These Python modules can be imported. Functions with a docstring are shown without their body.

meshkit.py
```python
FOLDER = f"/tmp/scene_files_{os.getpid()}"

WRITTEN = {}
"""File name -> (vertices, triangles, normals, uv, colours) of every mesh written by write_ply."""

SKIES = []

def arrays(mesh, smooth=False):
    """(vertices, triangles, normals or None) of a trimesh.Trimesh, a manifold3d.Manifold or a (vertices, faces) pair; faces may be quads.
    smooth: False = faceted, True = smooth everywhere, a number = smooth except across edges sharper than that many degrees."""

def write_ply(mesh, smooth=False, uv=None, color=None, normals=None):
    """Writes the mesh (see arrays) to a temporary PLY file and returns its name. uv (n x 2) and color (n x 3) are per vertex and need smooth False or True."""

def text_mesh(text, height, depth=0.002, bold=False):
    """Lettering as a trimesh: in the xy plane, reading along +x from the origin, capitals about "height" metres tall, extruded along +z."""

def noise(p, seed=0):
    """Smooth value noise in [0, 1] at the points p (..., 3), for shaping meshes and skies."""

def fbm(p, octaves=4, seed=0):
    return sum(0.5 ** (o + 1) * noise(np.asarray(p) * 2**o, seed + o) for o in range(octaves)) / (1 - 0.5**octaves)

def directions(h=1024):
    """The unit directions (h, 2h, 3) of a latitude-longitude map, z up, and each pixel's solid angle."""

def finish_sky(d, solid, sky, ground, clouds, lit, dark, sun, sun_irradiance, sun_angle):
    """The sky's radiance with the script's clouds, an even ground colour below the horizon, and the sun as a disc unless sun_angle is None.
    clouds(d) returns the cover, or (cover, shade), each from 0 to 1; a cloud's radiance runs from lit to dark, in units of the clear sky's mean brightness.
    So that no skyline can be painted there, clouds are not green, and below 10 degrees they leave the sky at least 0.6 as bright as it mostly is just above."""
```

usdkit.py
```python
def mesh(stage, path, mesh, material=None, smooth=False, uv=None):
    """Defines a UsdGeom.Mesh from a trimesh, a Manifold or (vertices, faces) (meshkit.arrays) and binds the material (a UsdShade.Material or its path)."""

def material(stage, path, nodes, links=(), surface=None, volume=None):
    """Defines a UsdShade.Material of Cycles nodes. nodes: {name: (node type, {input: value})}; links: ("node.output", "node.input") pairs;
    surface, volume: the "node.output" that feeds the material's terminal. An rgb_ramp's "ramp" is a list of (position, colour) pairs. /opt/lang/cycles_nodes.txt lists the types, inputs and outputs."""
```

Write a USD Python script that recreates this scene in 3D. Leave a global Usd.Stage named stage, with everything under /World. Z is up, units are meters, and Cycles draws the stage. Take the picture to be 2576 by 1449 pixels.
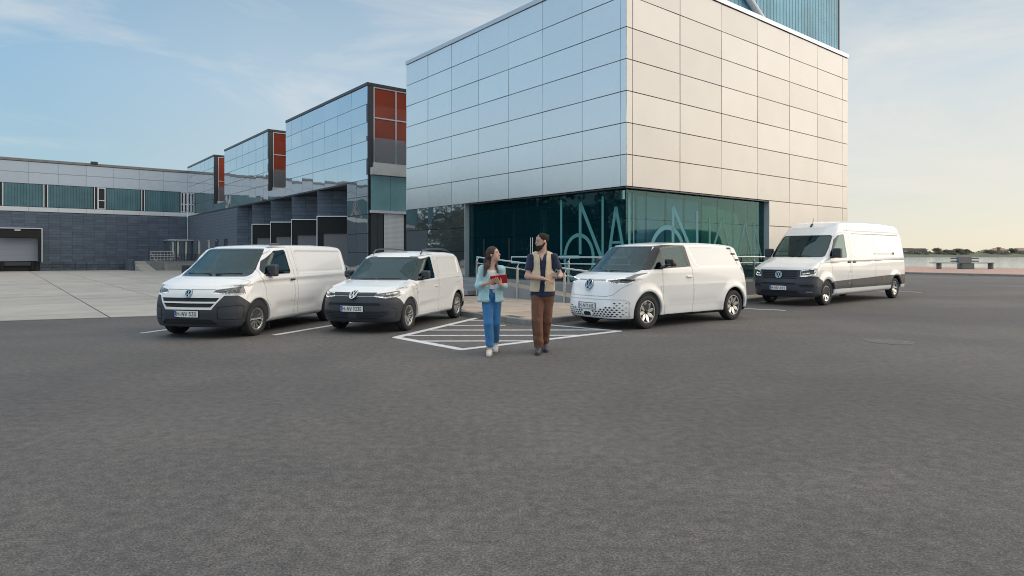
import math, random
import numpy as np, trimesh, manifold3d, shapely, shapely.geometry as sg, shapely.affinity as sa
from scipy.ndimage import map_coordinates, gaussian_filter
import usdkit, meshkit
from pxr import Usd, UsdGeom, UsdLux, UsdShade, Gf, Sdf, Vt
MF = manifold3d.Manifold
stage = Usd.Stage.CreateInMemory()
UsdGeom.Xform.Define(stage, '/World'); UsdGeom.Scope.Define(stage, '/World/Looks')
stage.SetDefaultPrim(stage.GetPrimAtPath('/World'))

# ---------------------------------------------------------------- camera, sky, sun
EYE = 1.58
cam = UsdGeom.Camera.Define(stage, '/World/Camera')
cam.AddTranslateOp().Set(Gf.Vec3d(0, 0, EYE)); cam.AddRotateXOp().Set(90.0)
cam.CreateHorizontalApertureAttr(36.0); cam.CreateVerticalApertureAttr(20.25)
cam.CreateFocalLengthAttr(36.0 * 1595 / 2576)
cam.CreateVerticalApertureOffsetAttr(-36.0 * 83.5 / 2576)
cam.CreateClippingRangeAttr(Gf.Vec2f(0.05, 6000)); cam.CreateExposureAttr(1.22)
SUN = np.array([0.88, 0.12, 0.47]); SUN /= np.linalg.norm(SUN)
ELEV, ROT = math.asin(SUN[2]), math.atan2(SUN[0], SUN[1])
dome = UsdLux.DomeLight.Define(stage, '/World/sky')
sun = UsdLux.DistantLight.Define(stage, '/World/sun')
sun.CreateNormalizeAttr(True); sun.CreateIntensityAttr(0.17); sun.CreateAngleAttr(56.0)
sun.CreateColorAttr(Gf.Vec3f(1.0, 0.86, 0.70))
zax = Gf.Vec3d(*SUN.tolist()); xax = Gf.Cross(Gf.Vec3d(0, 0, 1), zax).GetNormalized(); yax = Gf.Cross(zax, xax)
sun.AddTransformOp().Set(Gf.Matrix4d(*xax, 0, *yax, 0, *zax, 0, 0, 0, 60, 1))
SKYM = usdkit.material(stage, '/World/Looks/sky_look', {
    'sky': ('sky_texture', dict(sky_type='single_scattering', sun_disc=False, sun_elevation=ELEV, sun_rotation=ROT, altitude=50, air_density=1.0, aerosol_density=0.35, ozone_density=1.6)),
    'tc': ('texture_coordinate', {}),
    'mp': ('mapping', dict(scale=(1.0, 1.0, 3.6), location=(7.7, 2.2, 1.1))),
    'n1': ('noise_texture', dict(scale=2.1, detail=8.0, roughness=0.60, distortion=0.6)),
    'r1': ('rgb_ramp', dict(ramp=[(0.47, (0, 0, 0)), (0.73, (1, 1, 1))])),
    'cm': ('math', dict(math_type='multiply', value2=0.85)),
    'sx': ('separate_xyz', {}),
    'hz': ('rgb_ramp', dict(ramp=[(0.0, (5.2, 4.95, 4.35)), (0.10, (4.9, 4.95, 4.7)), (0.24, (4.0, 4.65, 5.15)), (0.40, (2.5, 3.45, 4.35)), (0.46, (2.8, 3.7, 4.5)), (0.75, (7.4, 7.8, 8.1)), (1.0, (10.5, 10.7, 10.8))])),
    'warm': ('rgb_ramp', dict(ramp=[(0.0, (0.55, 0.78, 0.95)), (0.33, (0.56, 0.79, 0.95)), (0.47, (0.88, 0.96, 1.0)), (0.62, (0.97, 1.0, 1.02)), (0.86, (1.12, 1.06, 0.97)), (1.0, (1.42, 1.2, 0.92))])),
    'sd': ('vector_math', dict(math_type='dot_product', vector2=tuple(SUN.tolist()))),
    'sr': ('map_range', dict(from_min=-1.0, from_max=1.0, to_min=0.0, to_max=1.0, clamp=True)),
    'cl': ('mix_color', dict(blend_type='multiply', fac=1.0)),
    'cc': ('mix_color', dict(fac=0.75, b=(6.2, 5.9, 5.45))),
    'base': ('mix_color', dict(fac=0.85)),
    'mx': ('mix_color', {}),
    'bg': ('background_shader', dict(strength=0.062))},
    [('tc.generated', 'sx.vector'), ('tc.generated', 'mp.vector'), ('mp.vector', 'n1.vector'), ('n1.fac', 'r1.fac'), ('r1.color', 'cm.value1'),
     ('sx.z', 'hz.fac'), ('tc.generated', 'sd.vector1'), ('sd.value', 'sr.value'), ('sr.result', 'warm.fac'), ('hz.color', 'cl.a'), ('warm.color', 'cl.b'),
     ('cl.result', 'cc.a'), ('sky.color', 'base.a'), ('cl.result', 'base.b'), ('base.result', 'mx.a'), ('cc.result', 'mx.b'), ('cm.value', 'mx.fac'), ('mx.result', 'bg.color')], surface='bg.background')
UsdShade.MaterialBindingAPI.Apply(dome.GetPrim()).Bind(SKYM)
dome.GetPrim().SetCustomDataByKey('kind', 'structure'); dome.GetPrim().SetCustomDataByKey('label', 'pale blue evening sky with soft cream clouds'); dome.GetPrim().SetCustomDataByKey('category', 'sky')

# ---------------------------------------------------------------- helpers
_used, _mats = {}, {}
def fresh(parent, name):
    k = (parent, name); n = _used.get(k, 0); _used[k] = n + 1
    return f'{parent}/{name}' + (f'_{n:03d}' if n else '')
def path_of(p): return '/World' if p is None else str(p.GetPath())
def tag(p, label=None, cat=None, group=None, kind=None):
    for k, v in (('label', label), ('category', cat), ('group', group), ('kind', kind)):
        if v: p.SetCustomDataByKey(k, v)
    return p
def thing(name, label, cat, loc=(0, 0, 0), rz=0.0, group=None, kind=None, parent=None):
    x = UsdGeom.Xform.Define(stage, fresh(path_of(parent), name))
    if tuple(loc) != (0, 0, 0) or rz: x.AddTranslateOp().Set(Gf.Vec3d(*map(float, loc))); x.AddRotateZOp().Set(float(rz))
    return tag(x.GetPrim(), label, cat, group, kind)
def obj(name, mesh, mat, parent=None, smooth=False, label=None, cat=None, group=None, kind=None):
    if isinstance(mesh, list): mesh = cat_mesh(mesh)
    pth = fresh(path_of(parent), name)
    if isinstance(mesh, tuple) and len(mesh) == 3:      # vertices, faces, normals
        v, f, n = mesh
        m = UsdGeom.Mesh.Define(stage, pth)
        m.CreatePointsAttr(Vt.Vec3fArray.FromNumpy(np.asarray(v, np.float32)))
        m.CreateFaceVertexCountsAttr(Vt.IntArray.FromNumpy(np.full(len(f), 3, np.int32)))
        m.CreateFaceVertexIndicesAttr(Vt.IntArray.FromNumpy(np.asarray(f, np.int32).ravel()))
        m.CreateSubdivisionSchemeAttr('none')
        m.CreateNormalsAttr(Vt.Vec3fArray.FromNumpy(np.asarray(n, np.float32))); m.SetNormalsInterpolation('vertex')
        UsdShade.MaterialBindingAPI.Apply(m.GetPrim()).Bind(mat)
    else:
        m = usdkit.mesh(stage, pth, mesh, mat, smooth)
    return tag(m.GetPrim(), label, cat, group, kind)
def cat_mesh(ms): return trimesh.util.concatenate([tm(m) for m in ms])
def tm(m):
    if hasattr(m, 'to_mesh'): q = m.to_mesh(); return trimesh.Trimesh(np.array(q.vert_properties[:, :3], float), np.array(q.tri_verts), process=False)
    if isinstance(m, tuple): return trimesh.Trimesh(*meshkit.arrays(m)[:2], process=False)
    return m
def to_mf(m): return MF(manifold3d.Mesh(np.asarray(m.vertices, np.float32), np.asarray(m.faces, np.uint32)))
BOXF = np.array([[0,2,1],[1,2,3],[4,5,6],[5,7,6],[0,1,4],[1,5,4],[2,6,3],[3,6,7],[0,4,2],[2,4,6],[1,3,5],[3,7,5]])
def bx(x0, x1, y0, y1, z0, z1):
    v = np.array([[x, y, z] for z in (z0, z1) for y in (y0, y1) for x in (x0, x1)], float)
    return trimesh.Trimesh(v, BOXF, process=False)
def quad(p):        # flat polygon from 3-D points, fan
    p = np.asarray(p, float); return trimesh.Trimesh(p, [[0, i, i + 1] for i in range(1, len(p) - 1)], process=False)
def cbx(x0, x1, y0, y1, z0, z1, c=.02):   # chamfered box
    h = [MF.cube((max(x1-x0-2*a, 1e-4), max(y1-y0-2*b, 1e-4), max(z1-z0-2*d, 1e-4))).translate((x0+a, y0+b, z0+d)) for a, b, d in ((0, c, c), (c, 0, c), (c, c, 0))]
    return tm(MF.batch_hull(h))
def tube(pts, r, sides=10, cap=True):
    p = np.asarray(pts, float); n = len(p); r = np.broadcast_to(r, (n,))
    t = np.gradient(p, axis=0); t /= np.linalg.norm(t, axis=1, keepdims=True) + 1e-12
    up = np.array([0, 0, 1.0]) if abs(t[0, 2]) < .9 else np.array([1.0, 0, 0])
    vs = []
    for i in range(n):
        a = np.cross(t[i], up); a /= np.linalg.norm(a) + 1e-12; b = np.cross(a, t[i]); up = b
        q = np.arange(sides) * 2 * np.pi / sides
        vs.append(p[i] + r[i] * (np.cos(q)[:, None] * a + np.sin(q)[:, None] * b))
    v = np.vstack(vs); f = []
    for i in range(n - 1):
        for j in range(sides):
            a0, a1 = i * sides + j, i * sides + (j + 1) % sides
            f += [[a0, a0 + sides, a1], [a1, a0 + sides, a1 + sides]]
    if cap:
        v = np.vstack([v, p[:1], p[-1:]]); k = n * sides
        for j in range(sides):
            f += [[k, j, (j + 1) % sides], [k + 1, (n - 1) * sides + (j + 1) % sides, (n - 1) * sides + j]]
    return trimesh.Trimesh(v, f, process=False)
def revolve(prof, sides=40):      # profile (r, h) closed loop, about z
    return trimesh.creation.revolve(np.asarray(prof, float), sections=sides)
def extr(poly, z0, z1):
    ms = [trimesh.creation.extrude_polygon(g, z1 - z0, engine='earcut') for g in getattr(poly, 'geoms', [poly]) if g.area > 1e-7]
    m = trimesh.util.concatenate(ms); m.apply_translation((0, 0, z0)); return m
def sheet(pts, z):        # flat polygon lying at height z
    m = trimesh.creation.triangulate_polygon(sg.Polygon(pts), engine='earcut'); v = np.c_[m[0], np.full(len(m[0]), z)]
    t = trimesh.Trimesh(v, m[1], process=False)
    if t.face_normals[:, 2].mean() < 0: t.invert()
    return t
def line_poly(a, b, w): return sg.LineString([a, b]).buffer(w / 2, cap_style=2)

def mat(name, color=(.5, .5, .5), rough=.5, metal=0.0, coat=0.0, spec=0.5, noise=None, bump=None, rnd=0.0, emit=None, sheen=0.0, coat_rough=.03, space='position', hue=None, trans=0.0, ior=1.5):
    """principled; noise = (scale, amount[, detail]) mottles the colour, bump = (scale, strength, distance), rnd = per object brightness spread."""
    if name in _mats: return _mats[name]
    n = {'p': ('principled_bsdf', dict(base_color=tuple(color), roughness=rough, metallic=metal, coat_weight=coat, coat_roughness=coat_rough, specular_ior_level=spec, sheen_weight=sheen, transmission_weight=trans, ior=ior))}
    if emit: n['p'][1].update(emission_color=emit[:3], emission_strength=emit[3])
    L, last = [], None
    g = 'g.position'
    n['g'] = ('geometry', {}) if space == 'position' else ('texture_coordinate', {})
    if space != 'position': g = 'g.object'
    if noise:
        n['n'] = ('noise_texture', dict(scale=noise[0], detail=noise[2] if len(noise) > 2 else 4.0, roughness=.6)); L.append((g, 'n.vector'))
        a = noise[1]; c2 = hue or color
        n['r'] = ('rgb_ramp', dict(ramp=[(.25, tuple(x * (1 - a) for x in color)), (.5, tuple(color)), (.75, tuple(min(x * (1 + a), 1) for x in c2))])); L.append(('n.fac', 'r.fac')); last = 'r.color'
    if rnd:
        n['o'] = ('object_info', {}); n['m'] = ('map_range', dict(to_min=1 - rnd, to_max=1 + rnd)); n['x'] = ('vector_math', dict(math_type='scale', vector1=tuple(color)))
        L += [('o.random', 'm.value'), ('m.result', 'x.scale')]
        if last: L.append((last, 'x.vector1'))
        last = 'x.vector'
    if last: L.append((last, 'p.base_color'))
    if bump:
        n['bn'] = ('noise_texture', dict(scale=bump[0], detail=bump[3] if len(bump) > 3 else 3.0)); n['b'] = ('bump', dict(strength=bump[1], distance=bump[2]))
        L += [(g, 'bn.vector'), ('bn.fac', 'b.height'), ('b.normal', 'p.normal')]
    if not (noise or bump): n.pop('g')
    _mats[name] = usdkit.material(stage, f'/World/Looks/{name}', n, L, surface='p.BSDF'); return _mats[name]
def pane(name, tint, refl=(1, 1, 1), rough=.0, f0=.05, bump=None, haze=None):
    """window pane: tinted see-through with a Schlick reflection that is the same from both sides; haze = (colour, share) of film"""
    if name in _mats: return _mats[name]
    n = {'t': ('transparent_bsdf', dict(color=tint)), 'g': ('glossy_bsdf', dict(color=refl, roughness=rough, distribution='ggx')), 'lw': ('layer_weight', dict(blend=.5)), 'pw': ('math', dict(math_type='power', value2=5.0)), 'ma': ('math', dict(math_type='multiply_add', value2=1 - f0, value3=f0)), 'm': ('mix_closure', {})}
    L = [('g.BSDF', 'm.closure2'), ('lw.facing', 'pw.value1'), ('pw.value', 'ma.value1'), ('ma.value', 'm.fac')]
    if haze: n['hd'] = ('diffuse_bsdf', dict(color=haze[0])); n['hm'] = ('mix_closure', dict(fac=haze[1])); L += [('t.BSDF', 'hm.closure1'), ('hd.BSDF', 'hm.closure2'), ('hm.closure', 'm.closure1')]
    else: L.append(('t.BSDF', 'm.closure1'))
    if bump:
        n['gm'] = ('geometry', {}); n['bn'] = ('noise_texture', dict(scale=bump[0], detail=1.0)); n['b'] = ('bump', dict(strength=bump[1], distance=bump[2]))
        L += [('gm.position', 'bn.vector'), ('bn.fac', 'b.height'), ('b.normal', 'g.normal')]
    _mats[name] = usdkit.material(stage, f'/World/Looks/{name}', n, L, surface='m.closure'); return _mats[name]
# ---------------------------------------------------------------- setting: ground, road, pavements, water
PX, PY, RZ = 3.74, 20.72, 38.85           # the cube's front corner; local x runs along its right face, local y along its left face
_c, _s = math.cos(math.radians(RZ)), math.sin(math.radians(RZ))
def L2W(x, y): return (PX + x * _c - y * _s, PY + x * _s + y * _c)
def W2L(x, y): return ((x - PX) * _c + (y - PY) * _s, -(x - PX) * _s + (y - PY) * _c)
ORI = dict(loc=(PX, PY, 0), rz=RZ)
rng = np.random.default_rng(7)

def asphalt_mat():
    n = {'g': ('geometry', {}),
         'n1': ('noise_texture', dict(scale=0.22, detail=7.0, roughness=.66, distortion=.4)), 'n2': ('noise_texture', dict(scale=70.0, detail=6.0, roughness=.8)),
         'mp': ('mapping', dict(rotation=(0, 0, .9), scale=(.22, .5, 1))), 'n3': ('noise_texture', dict(scale=0.55, detail=4.0, roughness=.6)),
         'n4': ('noise_texture', dict(scale=11.0, detail=9.0, roughness=.75)), 'r4': ('rgb_ramp', dict(ramp=[(.36, (.70, .70, .70)), (.5, (1, 1, 1)), (.64, (1.32, 1.31, 1.29))])), 'm4': ('mix_color', dict(blend_type='multiply', fac=1.0)), 'v': ('voronoi_texture', dict(scale=85.0)), 'vr': ('rgb_ramp', dict(ramp=[(0, (.62, .62, .62)), (.3, (1, 1, 1)), (1, (1.12, 1.12, 1.12))])),
         'wn': ('voronoi_texture', dict(scale=26.0)), 'sp': ('rgb_ramp', dict(ramp=[(0, (1, 1, 1)), (.045, (.9, .9, .9)), (.09, (0, 0, 0))])),
         'r1': ('rgb_ramp', dict(ramp=[(.30, (.072, .068, .070)), (.5, (.094, .0875, .0855)), (.70, (.124, .114, .109))])),
         'r3': ('rgb_ramp', dict(ramp=[(.3, (.88, .88, .89)), (.7, (1.12, 1.11, 1.10))])), 'r2': ('rgb_ramp', dict(ramp=[(.36, (.34, .34, .34)), (.5, (1, 1, 1)), (.62, (1.8, 1.78, 1.74))])),
         'm1': ('mix_color', dict(blend_type='multiply', fac=1.0)), 'm2': ('mix_color', dict(blend_type='multiply', fac=1.0)), 'm3': ('mix_color', dict(blend_type='mix', b=(.24, .235, .225))),
         'b1': ('bump', dict(strength=.12, distance=.004)), 'p': ('principled_bsdf', dict(roughness=.78, specular_ior_level=.35))}
    L = [('g.position', 'n1.vector'), ('g.position', 'n2.vector'), ('g.position', 'mp.vector'), ('mp.vector', 'n3.vector'), ('g.position', 'v.vector'), ('g.position', 'wn.vector'),
         ('n1.fac', 'r1.fac'), ('n2.fac', 'r2.fac'), ('n3.fac', 'r3.fac'), ('wn.distance', 'sp.fac'), ('r1.color', 'm1.a'), ('r2.color', 'm1.b'), ('m1.result', 'm2.a'), ('r3.color', 'm2.b'),
         ('g.position', 'n4.vector'), ('n4.fac', 'r4.fac'), ('m2.result', 'm4.a'), ('r4.color', 'm4.b'), ('m4.result', 'm3.a'), ('sp.color', 'm3.fac'), ('m3.result', 'p.base_color'), ('v.distance', 'b1.height'), ('b1.normal', 'p.normal')]
    return usdkit.material(stage, '/World/Looks/asphalt', n, L, surface='p.BSDF')
ASPH = asphalt_mat()
M_SLAB = mat('concrete_slab', (.36, .335, .305), .8, noise=(.9, .16, 6), rnd=.07, bump=(30, .25, .006))
M_SLABB = mat('slab_joint', (.06, .055, .05), .9)
M_PAVE = mat('sand_paver', (.40, .325, .26), .8, noise=(2.2, .13, 6), rnd=.09, bump=(45, .25, .005))
M_KERB = mat('kerb_stone', (.19, .19, .185), .8, noise=(5, .2, 6), rnd=.08, bump=(40, .3, .006))
M_WHITE = mat('road_paint', (.60, .61, .64), .65, noise=(9, .28, 10), bump=(70, .3, .004))
M_SOIL = mat('dry_ground', (.16, .15, .11), .95, noise=(.05, .3, 6))

obj('ground', sheet([(-2500, -400), (2500, -400), (2500, 3500), (-2500, 3500)], -.6), M_SOIL, kind='structure', label='dry flat land around the car park', cat='ground')
KD = np.array([4.2, -6.7]); KD /= np.linalg.norm(KD); KN = np.array([-KD[1], KD[0]])      # promenade kerb: direction and normal towards the water
K0 = np.array([32.5, 52.1])
def kp(s, n): q = K0 + KD * s + KN * n; return (float(q[0]), float(q[1]))
obj('asphalt', sheet([(-70, -60), (90, -60), kp(45, .0), kp(-75, .0), (-5, 135), (-70, 110)], 0.0), ASPH, kind='structure', label='dark grey worn asphalt of the open car park', cat='asphalt')
# forecourt of large slabs in front of the left wing
fc = thing('forecourt', 'pale concrete slab forecourt before the grey stone wing', 'pavement', kind='structure', **ORI)
edge = lambda x: 4.5 + max(0, -12.4 - x) * .29
fpoly = sg.Polygon([(-70, edge(-70)), (-12.4, 4.5), (-6.9, 4.5), (0.0, 4.9), (0.0, 62.6), (-70, 62.6)])
obj('joint_bed', sheet(list(fpoly.exterior.coords)[:-1], .004), M_SLABB, fc)
joined = []
for i in range(31):
    for j in range(26):
        x1 = -i * 2.3; y0 = 4.3 + j * 2.3
        g = sg.box(x1 - 2.3 + .02, y0 + .02, x1 - .02, y0 + 2.3 - .02).intersection(fpoly)
        if g.area < .05 or g.geom_type != 'Polygon': continue
        m = extr(g, .004, .018 + rng.uniform(-.003, .003))
        wx, wy = L2W(x1 - 1.1, y0 + 1.1); u = wx / max(wy, 1)
        if -.85 < u < -.42 and wy < 50: obj('slab', m, M_SLAB, fc)
        else: joined.append(m)
obj('distant_slab', joined, M_SLAB, fc, kind='stuff')
# plaza pavement with kerb
pz = thing('pavement', 'sand coloured paved terrace round the glass corner', 'pavement', kind='structure', **ORI)
KL, KA, KB, KR = (-6.55, 4.6), (-6.72, -3.05), (17.4, -1.3), (17.4, 3)
ppoly = sg.Polygon([KL, KA, KB, KR, (17.4, 0.4), (-.05, 0.4), (-.05, 4.6)]).buffer(0)
inner = sg.Polygon([(KL[0] + .16, 4.6), (KA[0] + .16, KA[1] + .16), (KB[0], KB[1] + .16), (17.4, 2), (-.05, 2), (-.05, 4.6)]).buffer(0)
obj('paver_bed', extr(inner, 0.0, .108), M_SLABB, pz)
jn = []
for i in range(41):
    for j in range(13):
        x0 = -6.6 + i * .6 + (.3 if j % 2 else 0); y0 = -3.0 + j * .6
        g = sg.box(x0 + .006, y0 + .006, x0 + .594, y0 + .594).intersection(inner)
        if g.area < .02 or g.geom_type != 'Polygon': continue
        m = extr(g, .108, .12 + rng.uniform(-.002, .002))
        if -6.7 < x0 < -.4 and len(jn) >= 0 and y0 < 4.4: obj('paver', m, M_PAVE, pz)
        else: jn.append(m)
obj('far_paver', jn, M_PAVE, pz, kind='stuff')
def kerb_run(a, b, parent, w=.15, top=.125, step=1.0, m=M_KERB):
    a, b = np.array(a), np.array(b); d = b - a; n = max(1, int(round(np.linalg.norm(d) / step))); ang = math.atan2(d[1], d[0]); ln = np.linalg.norm(d) / n
    for i in range(n):
        k = cbx(.004, ln - .004, 0, w, -.05, top + rng.uniform(-.002, .002), .012); k.apply_transform(trimesh.transformations.rotation_matrix(ang, [0, 0, 1])); k.apply_translation((*(a + d * i / n), 0)); obj('kerb_stone', k, m, parent)
kerb_run(KL, KA, pz); kerb_run(KA, KB, pz)
# promenade beyond the car park
pm = thing('promenade', 'pink brick promenade along the water', 'pavement', kind='structure')
M_BRICKP = usdkit.material(stage, '/World/Looks/pink_brick', {'g': ('geometry', {}), 'mp': ('mapping', dict(rotation=(0, 0, 1.0))), 'b': ('brick_texture', dict(color1=(.46, .27, .23), color2=(.37, .215, .18), mortar=(.40, .33, .29), scale=1.0, brick_width=.4, row_height=.2, mortar_size=.012)),
    'n': ('noise_texture', dict(scale=.5, detail=6.0)), 'r': ('rgb_ramp', dict(ramp=[(.3, (.82, .82, .82)), (.7, (1.15, 1.13, 1.1))])), 'm': ('mix_color', dict(blend_type='multiply', fac=1.0)), 'p': ('principled_bsdf', dict(roughness=.85))},
    [('g.position', 'mp.vector'), ('mp.vector', 'b.vector'), ('g.position', 'n.vector'), ('n.fac', 'r.fac'), ('b.color', 'm.a'), ('r.color', 'm.b'), ('m.result', 'p.base_color')], surface='p.BSDF')
obj('brick_paving', extr(sg.Polygon([kp(50, .16), kp(-80, .16), kp(-80, 27.5), kp(0, 28.0), kp(50, 27.0)]), -.6, .14), M_BRICKP, pm)
M_KERB2 = mat('promenade_kerb', (.24, .225, .20), .85, noise=(3, .2, 5), rnd=.08)
kerb_run(kp(-30, 0), kp(44, 0), pm, w=.16, top=.16, step=1.2, m=M_KERB2)
M_WATER = usdkit.material(stage, '/World/Looks/water', {'g': ('geometry', {}), 'mp': ('mapping', dict(scale=(.35, 1.0, 1))), 'n': ('noise_texture', dict(scale=.9, detail=5.0, roughness=.6)), 'b': ('bump', dict(strength=.55, distance=.22)), 'p': ('principled_bsdf', dict(base_color=(.10, .135, .14), roughness=.06, ior=1.33))},
    [('g.position', 'mp.vector'), ('mp.vector', 'n.vector'), ('n.fac', 'b.height'), ('b.normal', 'p.normal')], surface='p.BSDF')
obj('water', sheet([kp(120, 20), kp(-70, 20), (-60, 330), (-100, 640), (1500, 640), (1500, 20)], -.42), M_WATER, kind='structure', label='calm pale bay water beyond the promenade', cat='water')
# painted markings
def marking(name, label, polys, cat='road marking', group=None):
    t = thing(name, label, cat, group=group)
    for pn, p in polys: obj(pn, extr(p, .0, .0045), M_WHITE, t)
    return t
def pline(label, a, b, w=.11):
    p = line_poly(a, b, w); m = extr(p, 0.0, .0045)
    obj('parking_line', m, M_WHITE, label=label, cat='road marking')
pline('white parking line leaving from under the leftmost van to the left', (-7.47, 12.79), (-5.75, 17.8), .10)
pline('white parking line between the two left vans', (-4.68, 12.48), (-2.75, 17.5), .13)
pline('short white parking line behind the van with the honeycomb grille', (7.78, 18.02), (4.2, 20.2), .09)
pline('short white parking line behind the tall van on the right', (17.28, 26.72), (11.9, 30.6), .09)
hA, hB, hC, hT, hE = (-2.22, 12.13), (-.84, 10.58), (2.22, 13.13), (-.87, 15.85), (.55, 14.52)
border = [line_poly(hA, hT, .15), line_poly(hA, hB, .16), line_poly(hB, hC, .13), line_poly(hC, hE, .10)]
bp = shapely.union_all([border[0].union(sg.Point(hA).buffer(.075)), border[1].union(sg.Point(hB).buffer(.075)), border[2].union(sg.Point(hC).buffer(.06)), border[3]])
area = sg.Polygon([hA, hB, hC, hE, hT]); hm = [('border_line', bp)]
for y0, tilt, r in ((15.28, .0, -.45), (14.2, .03, -.15), (13.3, .015, 3), (12.42, .01, 3), (11.62, .03, 3)):
    st = line_poly((-4, y0 - tilt * 2), (4, y0 + tilt * 2), .10).intersection(area).difference(bp)
    if r < 2: st = st.intersection(sg.box(-9, 0, r, 99))
    hm.append(('stripe', st))
marking('hatched_marking', 'white hatched no parking diamond painted under the walking couple', hm)
# manhole cover and drain grate
M_IRON = mat('cast_iron', (.13, .125, .12), .7, .2, noise=(16, .3, 6))
mh = thing('manhole_cover', 'round cast iron manhole cover in the asphalt on the right', 'manhole cover', (6.87, 11.55, 0))
obj('frame_ring', revolve([(.40, 0), (.40, .006), (.355, .006), (.355, 0)], 48), M_IRON, mh)
obj('lid', revolve([(0, 0), (.35, 0), (.35, .004), (0, .004)], 48), M_IRON, mh)
st = [bx(a * .047 - .016, a * .047 + .016, b * .047 - .016, b * .047 + .016, .004, .0075) for a in range(-7, 8) for b in range(-7, 8) if (a * a + b * b) * .047 ** 2 < .325 ** 2]
obj('stud', st, mat('worn_iron', (.20, .19, .18), .6, .3, noise=(12, .35, 6)), mh, kind='stuff')
dg = thing('drain_grate', 'dark iron drain grate against the pavement kerb corner', 'drain grate', (0.03, 14.62, 0), RZ)
obj('grate_frame', extr(sg.box(-.34, -.3, .34, .3).difference(sg.box(-.29, -.25, .29, .25)), 0, .006), M_IRON, dg)
obj('pit', sheet([(-.29, -.25), (.29, -.25), (.29, .25), (-.29, .25)], .001), mat('black_pit', (.01, .01, .01), .9), dg)
for i in range(8): obj('bar', bx(-.29 + i * .0755, -.29 + i * .0755 + .035, -.25, .25, .001, .005), M_IRON, dg)
# ---------------------------------------------------------------- buildings
def metal_mat(name, color, rough, wav, wstr, rnd=.03, metal=.95):
    n = {'g': ('geometry', {}), 'o': ('object_info', {}), 'mr': ('map_range', dict(to_min=1 - rnd, to_max=1 + rnd)), 'x': ('vector_math', dict(math_type='scale', vector1=color)),
         'n': ('noise_texture', dict(scale=wav, detail=1.5)), 'b': ('bump', dict(strength=wstr, distance=.05)), 'p': ('principled_bsdf', dict(roughness=rough, metallic=metal)),
         'n2': ('noise_texture', dict(scale=1.1, detail=6.0)), 'rr': ('map_range', dict(from_min=.3, from_max=.7, to_min=rough * .96, to_max=rough * 1.04))}
    return usdkit.material(stage, '/World/Looks/' + name, n, [('o.random', 'mr.value'), ('mr.result', 'x.scale'), ('x.vector', 'p.base_color'), ('g.position', 'n.vector'), ('g.position', 'n2.vector'), ('n2.fac', 'rr.value'), ('rr.result', 'p.roughness'), ('n.fac', 'b.height'), ('b.normal', 'p.normal')], surface='p.BSDF')
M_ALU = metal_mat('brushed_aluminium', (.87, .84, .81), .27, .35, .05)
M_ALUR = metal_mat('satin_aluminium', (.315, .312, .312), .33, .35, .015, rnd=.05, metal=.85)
M_MIRR = metal_mat('mirror_glass_cladding', (.62, .68, .72), .03, .55, .16)
M_MIRD = metal_mat('dark_mirror_cladding', (.40, .45, .48), .025, .6, .22)
M_JOINT = mat('joint_black', (.018, .018, .02), .7)
M_FASC = metal_mat('fascia_metal', (.50, .545, .62), .30, .35, .03)
M_COPE = mat('coping_metal', (.55, .57, .60), .35, .8)
M_DKMET = mat('dark_metal', (.06, .062, .07), .4, .6)
M_LTMET = mat('light_metal', (.62, .64, .67), .35, .6)
M_STEEL = mat('stainless_steel', (.74, .74, .73), .18, 1.0)
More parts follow.
